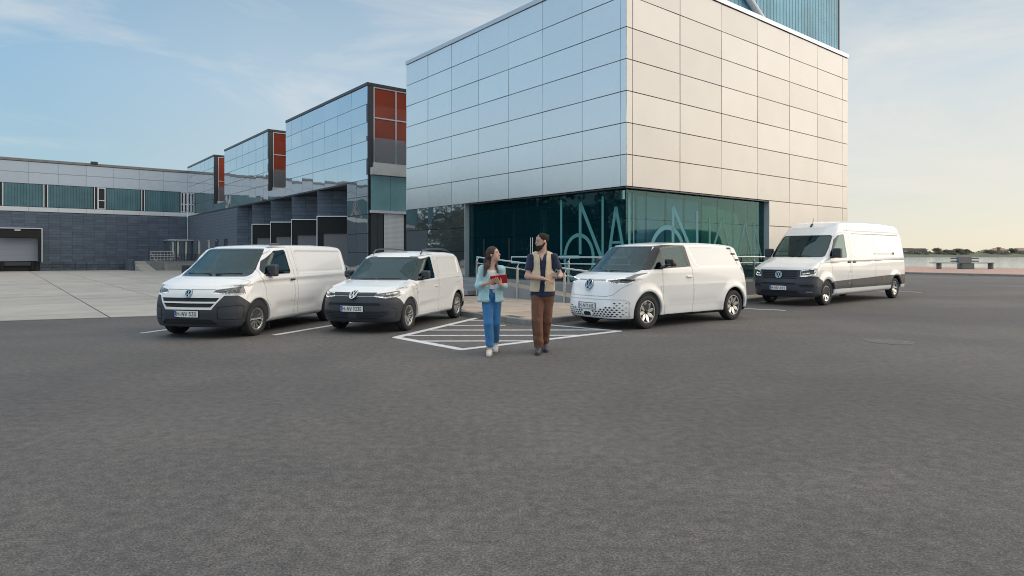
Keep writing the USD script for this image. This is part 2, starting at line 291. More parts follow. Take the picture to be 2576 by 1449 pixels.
M_CONC = mat('grey_render', (.23, .235, .245), .85, noise=(1.2, .15, 6), bump=(25, .2, .006))
M_STONE = mat('slate_stone', (.088, .115, .155), .75, noise=(3.5, .16, 6), rnd=.16, bump=(18, .25, .008))
M_ROCK = mat('split_face_stone', (.085, .105, .135), .9, noise=(2.5, .3, 6), rnd=.2, bump=(7, .9, .05, 5))
M_BLACK = mat('matt_black', (.012, .012, .014), .8)
M_WALLI = mat('interior_dark', (.035, .045, .075), .8)
M_FLOOR = mat('interior_floor', (.09, .09, .10), .4)
G_TEAL = pane('teal_glass', (.50, .67, .69), (.34, .52, .52), 0.0, .05, bump=(.45, .14, .05), haze=((.01, .10, .12), .06))
G_UCH = mat('channel_glass', (.045, .125, .155), .25, 0, coat=.4, noise=(.7, .22, 3), rnd=.10)
G_UCH2 = mat('channel_glass_bright', (.17, .42, .55), .45, 0, spec=.25, noise=(.5, .3, 3), rnd=.16)
G_ORA = mat('orange_glass', (.20, .036, .016), .08, 0, coat=.9, spec=.4, noise=(.35, .35, 3))
G_GREY = pane('balustrade_glass', (.78, .85, .88), (.9, .95, .95), 0.0, .10, haze=((.20, .25, .28), .14))
G_CYAN = mat('cyan_glass', (.14, .30, .33), .06, .25, coat=1.0, noise=(.4, .2, 3))

def wall_panels(parent, plane, us, zs, m, name='wall_panel', off=0.0, skip=None, gap=.017, th=.045, tilt=.0042, gapz=.028, cap=999, label=None):
    """one metal panel per cell on the plane 'x' (x = off, facing -x) or 'y' (y = off, facing -y); each a hair out of true"""
    for a, b in zip(us[:-1], us[1:]):
        for c, d in zip(zs[:-1], zs[1:]):
            if skip and skip((a + b) / 2, (c + d) / 2): continue
            u0, u1, z0, z1 = a + gap / 2, b - gap / 2, c + gapz / 2, d - gapz / 2
            ta, tb = rng.normal(0, tilt, 2)
            fr = [(u, z, ta * (u - (u0 + u1) / 2) + tb * (z - (z0 + z1) / 2)) for z in (z0, z1) for u in (u0, u1)]
            v = []
            for dep, in ((0.0,), (th,)):
                for (u, z, t) in fr:
                    e = off + (t if dep == 0 else th)
                    v.append((e, u, z) if plane == 'x' else (u, e, z))
            f = np.array([[0, 2, 3], [0, 3, 1], [0, 1, 5], [0, 5, 4], [1, 3, 7], [1, 7, 5], [3, 2, 6], [3, 6, 7], [2, 0, 4], [2, 4, 6]])
            if plane == 'y': f = f[:, ::-1]
            obj(name, trimesh.Trimesh(np.array(v), f, process=False), m, parent, label=label)

# ---- the silver cube
FZ, GT = .60, 3.83                    # ground floor level, underside of the cladding
ROWS = [GT + 1.043 * i for i in range(8)]
cube = thing('exhibition_building', 'tall silver panelled cube building with a teal glass ground floor corner', 'building', **ORI)
LJ = [0.0, .27, 2.03, 4.11, 6.2, 8.27, 10.33, 12.38, 14.47]; RJ = [0.0, .31, 2.86, 5.44, 8.01, 10.56, 13.09, 15.61, 16.21]
wall_panels(cube, 'x', [0.003] + LJ[1:], ROWS, M_ALU, skip=None)
wall_panels(cube, 'y', [0.003] + RJ[1:], ROWS, M_ALUR, gap=.026, tilt=.0024)
LOW = [FZ, 1.72, 2.78, GT]
wall_panels(cube, 'x', [9.30, 10.33, 12.38, 14.47], LOW, M_MIRD)
wall_panels(cube, 'y', [8.92, 10.56, 13.09, 15.61, 16.21], LOW, M_ALUR)
obj('backing_wall', [bx(.05, .25, .05, 14.45, GT, ROWS[-1]), bx(.25, 16.19, .05, .25, GT, ROWS[-1]), bx(.05, .25, 9.28, 14.45, FZ, GT - .01), bx(8.9, 16.19, .05, .25, FZ, GT - .01), ], M_JOINT, cube)
obj('rear_wall', [bx(16.0, 16.19, .25, 14, 0, ROWS[-1]), bx(.25, 16, 14.2, 14.45, 0, ROWS[-1])], mat('pale_render', (.55, .55, .55), .8), cube)
obj('roof', bx(.25, 16.0, .25, 14.2, 11.0, 11.1), M_CONC, cube)
obj('coping', [cbx(-.05, .26, -.05, 14.47, ROWS[-1] + .008, 11.33, .012), cbx(.262, 16.21, -.05, .26, ROWS[-1] + .008, 11.33, .012)], M_COPE, cube)
obj('soffit', bx(.0, 9.0, .0, 9.3, GT - .06, GT - .012).copy() if False else [bx(.02, .6, .02, 9.28, GT - .05, GT - .012), bx(.6, 8.9, .02, .6, GT - .05, GT - .012)], M_DKMET, cube)
# ground floor: room, glazing
obj('floor_slab', [bx(.1, 16, .1, 14.2, .35, FZ)], M_FLOOR, cube)
obj('ceiling', [bx(.62, 8.9, .62, 9.28, GT - .4, GT - .35)], M_WALLI, cube)
obj('interior_wall', [bx(5.5, 5.6, 2.4, 9.2, FZ, GT - .4), bx(5.6, 8.85, 2.4, 2.5, FZ, GT - .4), bx(.62, 5.5, 9.1, 9.2, FZ, GT - .4), bx(2.6, 2.75, 5.4, 9.1, FZ, GT - .4)], M_WALLI, cube)
for cx, cy in ((1.6, 1.6), (1.4, 5.6), (4.8, 1.5), (7.8, 1.6)): obj('column', tube([(cx, cy, FZ), (cx, cy, GT - .4)], .16, 16), M_CONC, cube)
obj('graphic_panel', bx(1.05, 4.55, .42, .47, .75, 3.6), mat('blue_graphic', (.46, .50, .74), .5, noise=(.5, .25, 2)), cube, label='slate blue graphic panel inside the glass corner')
gp = sg.Polygon([(4.75, .9), (7.0, .9), (7.6, 2.2), (7.2, 3.2), (5.4, 3.45), (4.75, 3.45)])
m_ = extr(gp, 0, .05); m_.apply_transform(np.array([[1, 0, 0, 0], [0, 0, 1, .42], [0, 1, 0, 0], [0, 0, 0, 1.0]])); m_.invert()
obj('graphic_panel', m_, mat('green_graphic', (.07, .42, .18), .5, noise=(.7, .5, 2)), cube, label='bright green graphic panel inside the glass corner')
m_ = extr(sg.Polygon([(2.2, .9), (4.55, .9), (4.55, 2.75), (4.1, 2.6), (3.4, 2.75), (2.6, 2.2), (2.2, 1.6)]), 0, .01); m_.apply_transform(np.array([[1, 0, 0, 0], [0, 0, 1, .405], [0, 1, 0, 0], [0, 0, 0, 1.0]])); m_.invert()
obj('graphic_panel', m_, mat('teal_graphic', (.22, .72, .62), .5), cube, label='teal swoosh on the blue graphic panel')
GL = [.24, 1.30, 2.36, 3.42, 4.48, 5.34, 6.2, 6.9, 7.6, 8.42, 9.27]; GR = [.24, 1.3, 2.36, 3.42, 4.48, 5.54, 6.6, 7.65, 8.28, 8.88]
zt, zm = GT - .06, 2.78
for a, b in zip(GL[:-1], GL[1:]):
    door = b > 5.3
    for z0, z1 in (((FZ + .01, 2.32), (2.335, zt)) if door else ((FZ + .01, zm), (zm + .012, zt))): obj('window_pane', bx(.225, .24, a + .006, b - .006, z0, z1), G_TEAL, cube)
for a, b in zip(GR[:-1], GR[1:]):
    for z0, z1 in ((FZ + .01, zm), (zm + .012, zt)): obj('window_pane', bx(a + .006, b - .006, .225, .24, z0, z1), G_TEAL, cube)
for y in GL[1:]: obj('mullion', bx(.245, .30, y - .012, y + .012, FZ, zt), M_DKMET, cube)
for x in GR[1:]: obj('mullion', bx(x - .012, x + .012, .245, .30, FZ, zt), M_DKMET, cube)
obj('sill', [bx(.2, .3, .2, 9.28, FZ, FZ + .06), bx(.3, 8.9, .2, .3, FZ, FZ + .06)], M_DKMET, cube)
obj('jamb', [bx(-.005, .26, 9.275, 9.295, FZ, GT - .01), bx(8.895, 8.915, -.005, .26, FZ, GT - .01)], M_LTMET, cube)
for y in (8.05, 6.33, 5.0, 4.88):        # tall door pulls
    obj('door_handle', [tube([(.15, y, 1.0), (.15, y, 2.25)], .02, 8), tube([(.15, y, 1.15), (.23, y, 1.15)], .012, 6), tube([(.15, y, 2.1), (.23, y, 2.1)], .012, 6)], M_STEEL if y < 5.2 else M_DKMET, cube)
# big lettering applied on the glass
M_FILM = usdkit.material(stage, '/World/Looks/pale_window_film', {'d': ('principled_bsdf', dict(base_color=(.085, .25, .245), roughness=.5)), 't': ('transparent_bsdf', dict(color=(.55, .8, .78))), 'm': ('mix_closure', dict(fac=.42))}, [('d.BSDF', 'm.closure1'), ('t.BSDF', 'm.closure2')], surface='m.closure')
M_FILM2 = usdkit.material(stage, '/World/Looks/sky_window_film', {'d': ('principled_bsdf', dict(base_color=(.14, .36, .41), roughness=.5)), 't': ('transparent_bsdf', dict(color=(.6, .85, .88))), 'm': ('mix_closure', dict(fac=.45))}, [('d.BSDF', 'm.closure1'), ('t.BSDF', 'm.closure2')], surface='m.closure')
def film(plane, strokes, m, nm='window_lettering'):
    for pl in strokes:
        g = sg.LineString(pl[0]).buffer(pl[1] / 2, cap_style=2, join_style=2, mitre_limit=3); w = extr(g, 0, .003)
        if plane == 'x': T = np.array([[0, 0, 1, .2205], [1, 0, 0, 0], [0, 1, 0, 0], [0, 0, 0, 1.0]])
        else: T = np.array([[1, 0, 0, 0], [0, 0, 1, .2205], [0, 1, 0, 0], [0, 0, 0, 1.0]])
        w.apply_transform(T)
        if plane == 'y': w.invert()
        obj(nm, w, m, cube)
def ring(cx, cz, rx, rz, a0=0, a1=360): return [(cx + rx * math.cos(math.radians(t)), cz + rz * math.sin(math.radians(t))) for t in np.linspace(a0, a1, 40)]
film('x', [([(3.34, 1.42), (3.34, 3.62)], .11), ([(3.42, 1.5), (2.40, 1.5)], .13), (ring(2.42, 1.45, .72, .84), .13), ([(2.35, 1.6), (2.35, 3.4)], .13), ([(2.35, 3.45), (1.30, 1.45)], .14), ([(1.26, 1.5), (1.26, 3.6)], .10),
           ([(1.02, 1.3), (.66, 3.2)], .12), ([(.66, 3.2), (.27, 1.5)], .12), ([(.9, 2.0), (.42, 2.0)], .0801)], M_FILM)
film('y', [([(.40, .9), (.40, 3.66)], .12), ([(.62, 1.0), (.62, 3.66)], .05), (ring(2.45, 1.3, 1.02, 1.25, 0, 180), .16), ([(2.75, 1.2), (2.75, 3.25)], .15), ([(2.75, 3.3), (4.15, 1.3)], .15), ([(4.2, 1.2), (4.2, 3.2)], .13)], M_FILM2)
film('y', [([(5.0, 1.4), (5.85, 3.0)], .13), ([(5.0, 3.0), (5.0, 1.4)], .12), ([(5.85, 3.0), (6.5, 1.4)], .13), ([(6.9, 1.4), (7.45, 2.9)], .12), ([(7.45, 2.9), (8.0, 1.4)], .12), ([(8.1, 2.9), (8.1, 1.4)], .11), ([(8.1, 2.9), (8.7, 1.4)], .12)], M_FILM)

# ---- glass tower behind the cube's roof
twr = thing('glass_tower', 'blue green channel glass tower behind the roof of the silver cube', 'tower', **ORI)
ty, tx0, tx1 = .34, 5.0, 15.95
obj('core_wall', bx(tx0 + .2, tx1 - .1, ty + .5, 9, 11.1, 19), mat('tower_core', (.05, .12, .15), .6), twr)
k = 0; x = tx0
while x < tx1 - .1:
    obj('glass_channel', cbx(x + .008, min(x + .262, tx1), ty, ty + .09, 11.1, 19, .02), G_UCH2, twr); x += .27
for i in range(22): obj('glass_channel', cbx(tx1 - .09, tx1, ty + .1 + i * .34, ty + .43 + i * .34, 11.1, 19, .02), G_UCH2, twr)
obj('corner_post', cbx(tx1, tx1 + .16, ty - .02, ty + .16, 11.1, 19, .02), M_DKMET, twr)
obj('brace', [tube([(9.3, ty + .25, 13.4), (13.8, ty + .25, 19)], .09, 8), tube([(15.9, ty + .25, 13.2), (12.4, ty + .25, 17.5)], .09, 8)], mat('brace_steel', (.25, .3, .33), .5, .3), twr)
obj('white_brace', tube([(9.0, ty - .13, 11.2), (5.2, ty - .13, 13.4)], .14, 12), mat('white_steel', (.72, .74, .78), .4), twr)

# ---- sawtooth wing behind: mirror modules, orange glazed ends, loading docks
wing = thing('mirror_wing', 'stepped mirror clad wing with orange glazed ends behind the vans', 'building', **ORI)
MR = [5.80, 6.95, 7.96, 8.98, 10.0, 11.03]
mods = [(18.81, [18.81, 20.92, 22.87, 24.83, 26.77, 28.71, 30.65, 31.85]), (35.71, [35.71, 36.85, 38.72, 40.57, 42.4, 44.26, 46.1, 47.95]), (51.63, [51.63, 53.5, 55.3, 57.1, 58.9, 60.8, 62.62])]
for y0, js in mods:
    wall_panels(wing, 'x', js, MR, M_MIRR, name='mirror_panel')
    obj('coping', cbx(-.04, 6, y0 - .03, js[-1], 11.04, 11.22, .015), M_DKMET, wing)
    obj('module_body', [bx(.05, 6, y0 + .16, js[-1], 5.8, 11.03)], M_CONC, wing)
    obj('corner_strip', [bx(.0, .36, y0 - .02, y0 + .15, 6.05, 11.03)], M_DKMET, wing)
    ox = [.40, 1.78, 3.3, 4.6]; oz = [6.55, 9.3, 11.0] if y0 < 40 else [6.55, 8.7, 11.0]
    for a, b in zip(ox[:-1], ox[1:]):
        for c, d in zip(oz[:-1], oz[1:]): obj('orange_pane', bx(a + .03, b - .03, y0 + .04, y0 + .08, c + .03, d - .03), G_ORA, wing)
    fr = [bx(a - .03, a + .03, y0, y0 + .1, 6.5, 11.03) for a in ox] + [bx(a + .03, b - .03, y0 + .005, y0 + .095, z - .03, z + .03) for a, b in zip(ox[:-1], ox[1:]) for z in oz]
    obj('window_frame', fr, M_LTMET, wing)
    obj('ledge', [bx(.14, 6, y0 - .32, y0 - .03, 6.06, 6.46), bx(.30, 6, y0 - .22, y0 - .04, 6.465, 6.75)], mat('pale_concrete', (.42, .43, .43), .8, noise=(2, .12, 5)), wing)
    obj('balustrade_pane', bx(.36, 5, y0 - .16, y0 - .13, 6.76, 8.15), G_GREY, wing)
for a, b in ((31.87, 35.69), (47.97, 51.61)):
    js = np.linspace(a, b, 3); wall_panels(wing, 'x', js, [5.80, 6.45], M_MIRR, name='mirror_panel'); obj('gap_body', bx(.05, 6, a, b, 5.8, 6.45), M_JOINT, wing)
wall_panels(wing, 'x', [18.81, 20.2, 21.52], [.05, 1.72, 2.78, 3.83, 4.86, 5.80], M_MIRD, name='mirror_panel')
obj('pier_body', bx(.05, 1.7, 18.9, 21.5, 0, 5.8), M_JOINT, wing)
# link between cube and wing
yl = 18.70
obj('link_body', [bx(.12, 6, yl + .06, 18.79, 0, 6.05)], M_JOINT, wing)
for a, b in ((.16, 1.35), (1.35, 2.6)): obj('link_pane', bx(a + .01, b - .01, yl, yl + .05, 4.10, 6.03), G_CYAN, wing)
obj('link_sill', bx(.10, 3.4, yl - .14, yl + .055, 3.92, 4.08), M_LTMET, wing)
for a, b in ((.16, .55), (.55, .93)): obj('link_pane', bx(a + .01, b - .01, yl, yl + .05, .1, 3.9), mat('black_glass', (.02, .025, .03), .04, 0, coat=1.0), wing)
ps = bx(.96, 2.20, yl - .05, yl + .0, .3, 3.9)
M_PERF = usdkit.material(stage, '/World/Looks/perforated_white', {'g': ('geometry', {}), 'mp': ('mapping', dict(rotation=(0, 0, -math.radians(RZ)), scale=(14, 14, 14))), 'ck': ('voronoi_texture', dict(scale=1.0, randomness=0.0, feature='f1')), 'r': ('rgb_ramp', dict(ramp=[(0, (.22, .24, .26)), (.28, (.22, .24, .26)), (.36, (.66, .67, .68)), (1, (.66, .67, .68))])), 'p': ('principled_bsdf', dict(roughness=.5))},
    [('g.position', 'mp.vector'), ('mp.vector', 'ck.vector'), ('ck.distance', 'r.fac'), ('r.color', 'p.base_color')], surface='p.BSDF')
obj('perforated_screen', ps, M_PERF, wing, label='white perforated metal screen')
# recessed ground floor in slate
TH = .267
def stone_wall(parent, plane_pts, z0, z1, tile, mesh_name, m, joined=False, rows=None, holes=(), joint=.016, proud=.02):
    """tiles on a vertical plane from plane_pts[0] to plane_pts[1] (local xy); outward is to the right of that direction"""
    (x0, y0), (x1, y1) = plane_pts; d = np.array([x1 - x0, y1 - y0]); ln = np.linalg.norm(d); d /= ln; n = np.array([d[1], -d[0]])
    nr = int(round((z1 - z0) / TH)); th = (z1 - z0) / nr; acc = []
    nc = max(1, int(round(ln / tile))); w = ln / nc
    for r in range(nr):
        for c in range(nc):
            a, b, z = c * w, (c + 1) * w, z0 + r * th
            if any(h[0] < (a + b) / 2 < h[1] and h[2] < z + th / 2 < h[3] for h in holes): continue
            e = proud + rng.uniform(-.004, .004); q = []
            for dep in (-.02, e):
                for (u, zz) in ((a + joint / 2, z + joint / 2), (b - joint / 2, z + joint / 2), (a + joint / 2, z + th - joint / 2), (b - joint / 2, z + th - joint / 2)):
                    p = np.array([x0, y0]) + d * u + n * dep; q.append((p[0], p[1], zz))
            t = trimesh.Trimesh(np.array(q), BOXF, process=False)
            if t.volume < 0: t.invert()
            if joined: acc.append(t)
            else: obj(mesh_name, t, m, parent)
    return acc
obj('recess_soffit', bx(.0, 1.8, 21.54, 62.6, 5.72, 5.79), M_DKMET, wing)
teeth = [26.04, 30.65, 35.1, 39.66, 43.94]; pv = (1.5, 21.56)
wx = np.array([_c, -_s])           # world +x in local axes
dk = 0
for i, ty_ in enumerate(teeth):
    a = np.array([0.0, ty_]); ln = 1.93; b = a + wx * ln
    wl = obj('tooth_wall', trimesh.Trimesh(np.array([[*a, 0], [*b, 0], [*a, 5.72], [*b, 5.72], [*(a + [0, .01]), 0], [*(b + [.3, .6]), 0], [*(a + [0, .01]), 5.72], [*(b + [.3, .6]), 5.72]]), BOXF, process=False), M_JOINT, wing)
    stone_wall(wing, (a, b), 0, 5.70, .97, 'wall_tile', M_STONE, holes=[(-1, 9, 0, 3.95)] if i < 4 else ())
    c = a + np.array([0, .02]); nx = np.array([0, teeth[i + 1]]) + wx * 1.93 if i < 4 else None
    if nx is not None: obj('return_wall', trimesh.Trimesh(np.array([[*a, 0], [*(a + [.05, .05]), 0], [*a, 5.72], [*(a + [.05, .05]), 5.72], [*nx, 0], [*(nx + [.05, .05]), 0], [*nx, 5.72], [*(nx + [.05, .05]), 5.72]]), BOXF, process=False), M_CONC, wing)
    if i < 4:
        def pt(u, w_): q = a + wx * u + np.array([-_s, -_c]) * w_; return q      # u along the tooth, w_ out towards the viewer
        def pb(u0, u1, w0, w1, z0, z1):
            v = np.array([[*pt(u, w_), z] for z in (z0, z1) for w_ in (w0, w1) for u in (u0, u1)]); t = trimesh.Trimesh(v, BOXF, process=False)
            if t.volume < 0: t.invert()
            return t
        ds = wing; u0, u1 = .0, 2.05
        obj('dock_frame', [pb(u0, u1, .02, .14, 4.02, 4.09), pb(u0, u0 + .05, .02, .14, .3, 4.02), pb(u1 - .05, u1, .02, .14, .3, 4.02)], M_LTMET, ds)
        obj('dock_head_curtain', pb(u0 + .05, u1 - .05, .06, .10, 2.95, 4.02), M_BLACK, ds)
        obj('dock_side_curtain', [pb(u0 + .05, u0 + .42, .03, .07, .3, 2.95)], M_BLACK, ds)
        obj('dock_door', pb(u0 + .42, u1 - .05, .0, .03, .9, 3.0), mat('dock_door_grey', (.16, .165, .18), .5), ds)
obj('side_wall', bx(.03, .4, 43.96, 62.6, 0, 5.72), M_JOINT, wing)
H2 = [(62.62 - q - .55, 62.62 - q + .55, 0.6, 3.0) for q in ()]
wa = stone_wall(wing, ((0.03, 62.6), (0.03, 43.96)), 0, 5.70, 1.04, 'x', M_STONE, joined=True, holes=[(4.6, 5.6, .0, 3.1), (8.5, 9.5, .0, 3.1), (11.6, 12.6, 0, 3.1), (14.7, 15.7, 0, 3.1)])
M_STONEI = usdkit.material(stage, '/World/Looks/slate_stone_field', {'g': ('geometry', {}), 'mr': ('map_range', dict(to_min=.82, to_max=1.18)), 'x': ('vector_math', dict(math_type='scale', vector1=(.11, .138, .178))), 'p': ('principled_bsdf', dict(roughness=.75))}, [('g.random_per_island', 'mr.value'), ('mr.result', 'x.scale'), ('x.vector', 'p.base_color')], surface='p.BSDF')
obj('tile_field', wa, M_STONEI, wing, kind='stuff')
for q in (5.1, 9.0, 12.1, 15.2): obj('slit_window', bx(.0, .028, 62.6 - q - .5, 62.6 - q + .5, .1, 3.05), mat('black_glass', (.02, .025, .03), .04, 0, coat=1.0), wing)

# ---- far left wing
YW = 62.66
left = thing('warehouse_wing', 'long grey slate warehouse wing with a blue glass window band on the far left', 'building', **ORI)
obj('wall_core', [bx(-30.6, 0, YW + .03, YW + 8, 0, 5.7), bx(-30.6, 0, YW + .03, YW + 8, 6.2, 10.7), bx(-30.6, 0, YW + .4, YW + 8, 5.6, 6.3)], M_JOINT, left)
XJ = [-30.5 + .0] + [-30.0 + i * 2.306 for i in range(0, 14)]; XJ = [-.02 - 2.31 * i for i in range(13, -1, -1)]
wall_panels(left, 'y', XJ, [8.42, 9.50, 10.52], M_FASC, name='fascia_panel', off=YW)
wall_panels(left, 'y', XJ, [5.74, 6.19], M_LTMET, name='sill_panel', off=YW - .02)
obj('roof_edge', cbx(-30.6, 0.0, YW - .12, YW + .3, 10.54, 10.8, .02), mat('roof_edge_metal', (.20, .19, .19), .5, .4), left)
obj('roof_light', cbx(-8.9, -8.3, YW - .25, YW + .2, 10.72, 10.98, .03), M_DKMET, left)
mul = [(-12.70, -12.39), (-8.58, -8.28), (-4.41, -4.13), (-16.1, -15.8), (-20.2, -19.9), (-24.3, -24.0)]
x = -30.5
while x < -.05:
    w = .232
    if not any(a - .02 < x + w / 2 < b + .02 for a, b in mul) and not (-8.28 < x + w / 2 < -7.62) and not (-.7 < x + w / 2):
        obj('glass_channel', cbx(x + .004, x + w - .004, YW + .02, YW + .09, 6.21, 8.40, .012), G_UCH, left)
    x += w
for a, b in mul:
    obj('mullion', [bx(a - .03, a + .05, YW - .01, YW + .1, 6.21, 8.4), bx(b - .05, b + .03, YW - .01, YW + .1, 6.21, 8.4)], M_LTMET, left); obj('mullion_infill', bx(a + .05, b - .05, YW + .04, YW + .1, 6.21, 8.4), M_DKMET, left)
for a, b in ((-8.28, -7.62), (-.68, -.36), (-.34, -.02)):
    wf = obj('window', bx(a + .06, b - .06, YW + .06, YW + .1, 6.24, 8.38), mat('black_glass', (.02, .025, .03), .04, 0, coat=1.0), left)
    obj('frame', [bx(a, a + .08, YW - .02, YW + .05, 6.21, 8.4), bx(b - .08, b, YW - .02, YW + .05, 6.21, 8.4), bx(a + .08, b - .08, YW - .015, YW + .045, 7.05, 7.14), bx(a + .08, b - .08, YW - .015, YW + .045, 8.32, 8.4), bx(a + .08, b - .08, YW - .015, YW + .045, 6.21, 6.29)], mat('white_frame', (.68, .70, .74), .4), wf)
stone = obj('slate_wall', bx(-30.6, 0, YW + .005, YW + .03, 0, 5.7), M_JOINT, left)
stone_wall(stone, ((-16.1, YW), (-.02, YW)), .90, 5.70, .946, 'wall_tile', M_STONE, holes=[(0, 3.1, 0, 4.05), (14.0, 17, 0, 3.0)])
obj('distant_tile', stone_wall(stone, ((-30.6, YW), (-16.1, YW)), 0, 5.70, .946, 'x', M_STONE, joined=True), M_STONEI, stone, kind='stuff')
for i in range(11):
    for r in range(3):
        a = -13.0 + i * .946
        if a > -3.2: continue
        obj('rough_block', cbx(a + .006, a + .94, YW - .07 + rng.uniform(-.02, .02), YW, r * .3 + .004, r * .3 + .296, .03), M_ROCK, left)
# its loading dock
obj('dock_frame', [bx(-16.2, -12.82, YW - .75, YW, 4.05, 4.13), bx(-12.9, -12.82, YW - .75, YW, .86, 4.05)], M_LTMET, left)
obj('dock_curtain', [bx(-16.2, -12.92, YW - .70, YW - .66, 3.2, 4.05), bx(-13.14, -12.92, YW - .68, YW - .64, .9, 3.2)], M_BLACK, left)
dd = [bx(-16.15, -13.16, YW - .1, YW - .05, .98 + i * .55, .975 + (i + 1) * .55) for i in range(4)]
for q in dd: obj('dock_door_section', q, mat('dock_door_blue', (.27, .29, .34), .5), left)
obj('dock_bumper', [bx(-15.9, -15.75, YW - .3, YW, .1, .95), bx(-13.65, -13.5, YW - .3, YW, .1, .95)], M_BLACK, left)
obj('dock_leveller', bx(-15.7, -13.7, YW - .25, YW - .02, .55, .9), M_DKMET, left)
obj('dock_sign', bx(-14.95, -14.5, YW - .73, YW - .71, 3.83, 3.98), mat('sign_plate', (.5, .5, .48), .5), left)
# entrance box in the corner, terrace, steps and ramp
ent = thing('glass_entrance', 'small glazed entrance box in the corner of the slate wing', 'entrance', **ORI)
obj('canopy', cbx(-2.35, .9, YW - 2.6, YW - .03, 3.05, 3.17, .02), M_LTMET, ent)
for a, b in ((-2.2, -1.5), (-1.5, -.8), (-.8, -.05)): obj('glass_panel', bx(a + .02, b - .02, YW - 2.2, YW - 2.16, .96, 3.04), M_MIRD, ent)
obj('side_glass', bx(-2.24, -2.2, YW - 2.2, YW - .03, .96, 3.04), M_MIRD, ent)
ter = thing('entrance_terrace', 'raised stone terrace with steps before the glazed corner entrance', 'terrace', **ORI)
obj('platform', bx(-4.4, -.02, YW - 4.6, YW - .1, 0, .95), M_CONC, ter)
for i in range(6): obj('step', cbx(-3.1, -.1, YW - 4.6 - .36 * (i + 1), YW - 4.6 - .36 * i, 0, .95 - .158 * (i + 1), .01), mat('step_stone', (.30, .29, .27), .8, noise=(3, .15, 5)), ter)
rp = trimesh.Trimesh(np.array([[-5.6, YW - 1.8, 0], [-4.42, YW - 1.8, 0], [-5.6, YW - 1.8, .95], [-4.42, YW - 1.8, .95], [-5.6, YW - 8.5, 0], [-4.42, YW - 8.5, 0], [-5.6, YW - 8.5, .03], [-4.42, YW - 8.5, .03]]), BOXF, process=False); rp.invert() if rp.volume < 0 else None
obj('ramp', rp, M_SLAB, ter)
obj('ramp_wall', cbx(-5.95, -5.62, YW - 4.2, YW - .1, 0, 1.15, .02), M_ROCK, ter)
tr = thing('terrace_railing', 'thin metal railing round the raised entrance terrace', 'railing', **ORI)
yr = YW - 4.55
obj('top_rail', tube([(-4.35, YW - 8.0, .95), (-4.35, yr, 1.9), (-2.2, yr, 1.9)], .03, 8), mat('brass_rail', (.62, .55, .38), .3, .8), tr)
for xx in np.linspace(-4.3, -2.2, 8): obj('post', tube([(xx, yr, .95), (xx, yr, 1.9)], .014, 6), M_STEEL, tr)
obj('lower_rail', [tube([(-4.35, yr, z), (-2.2, yr, z)], .012, 6) for z in (1.15, 1.4, 1.65)], M_STEEL, tr)
for i, (xx, yy) in enumerate(((-1.6, YW - 3.4), (-.9, YW - 3.1), (-.3, YW - 3.6))):
    t = thing('terrace_table', ['small dark terrace table nearest the railing', 'small dark terrace table in the middle of the terrace', 'small dark terrace table by the slate side wall'][i], 'table', loc=(*L2W(xx, yy), .95), rz=RZ)
    obj('top', revolve([(0, .70), (.32, .70), (.32, .73), (0, .73)], 16), M_DKMET, t); obj('stem', tube([(0, 0, 0), (0, 0, .7)], .03, 6), M_DKMET, t); obj('foot', revolve([(0, 0), (.2, 0), (.2, .02), (0, .02)], 12), M_DKMET, t)

# ---- platform, steps, ramp and handrails of the cube
pf = thing('entrance_platform', 'low grey platform with steps and a ramp before the teal glass', 'platform', **ORI)
obj('platform_slab', [bx(-1.25, .2, -1.2, 4.9, .1, FZ), bx(-1.9, .2, 4.9, 13.5, .1, FZ), bx(.2, 9.5, -1.2, .2, .1, FZ), bx(.2, .3, .2, 9.3, .35, FZ - .002)], M_CONC, pf)
for i in range(2): obj('step', cbx(-1.9 - .40 * (i + 1), -1.9 - .40 * i + .0, 5.2, 13.5, .1, FZ - .16 * (i + 1), .012), M_CONC, pf)
rv = np.array([[-2.35, -1.2, .1], [-1.26, -1.2, .1], [-2.35, -1.2, .125], [-1.26, -1.2, .125], [-2.35, 4.9, .1], [-1.26, 4.9, .1], [-2.35, 4.9, FZ], [-1.26, 4.9, FZ]])
rv = trimesh.Trimesh(rv, BOXF, process=False); rv.invert() if rv.volume < 0 else None
obj('ramp', rv, M_PAVE, pf)
wv = np.array([[-2.5, -1.4, .1], [-2.36, -1.4, .1], [-2.5, -1.4, .17], [-2.36, -1.4, .17], [-2.5, 4.9, .1], [-2.36, 4.9, .1], [-2.5, 4.9, FZ + .06], [-2.36, 4.9, FZ + .06]])
wv = trimesh.Trimesh(wv, BOXF, process=False); wv.invert() if wv.volume < 0 else None
obj('ramp_wall', wv, M_CONC, pf)
def handrail(name, label, pts, posts, h=.90, base=None, out=(0, 0)):
    """two steel tubes on bracketed flat posts; pts are floor points (local x, y, z)"""
    t = thing(name, label, 'handrail', **ORI); P3 = np.array(pts, float)
    up = P3 + [0, 0, h]; e0 = up[0] - [0, 0, .28]
    obj('top_rail', tube(up, .027, 12), M_STEEL, t)
    obj('lower_rail', tube(P3 + [0, 0, h - .22], .022, 12), M_STEEL, t)
    obj('end_loop', [tube([up[k], up[k] + s * np.array([*(out), 0]) * .0 + [0, 0, -.22]], .024, 10) for k, s in ((0, 1), (-1, 1))], M_STEEL, t)
    for (x, y, z0, z1) in posts:
        px = x - .07
        obj('post', cbx(px - .03, px + .03, y - .035, y + .035, z0, z1 + h - .14, .006), M_STEEL, t)
        obj('bracket', [tube([(px, y, z1 + h - .15), (x, y, z1 + h - .02)], .014, 8), tube([(px, y, z1 + h - .25), (x, y, z1 + h - .22)], .012, 8)], M_STEEL, t)
rz_ = lambda y: .125 + (FZ - .125) * (y + 1.2) / 6.1
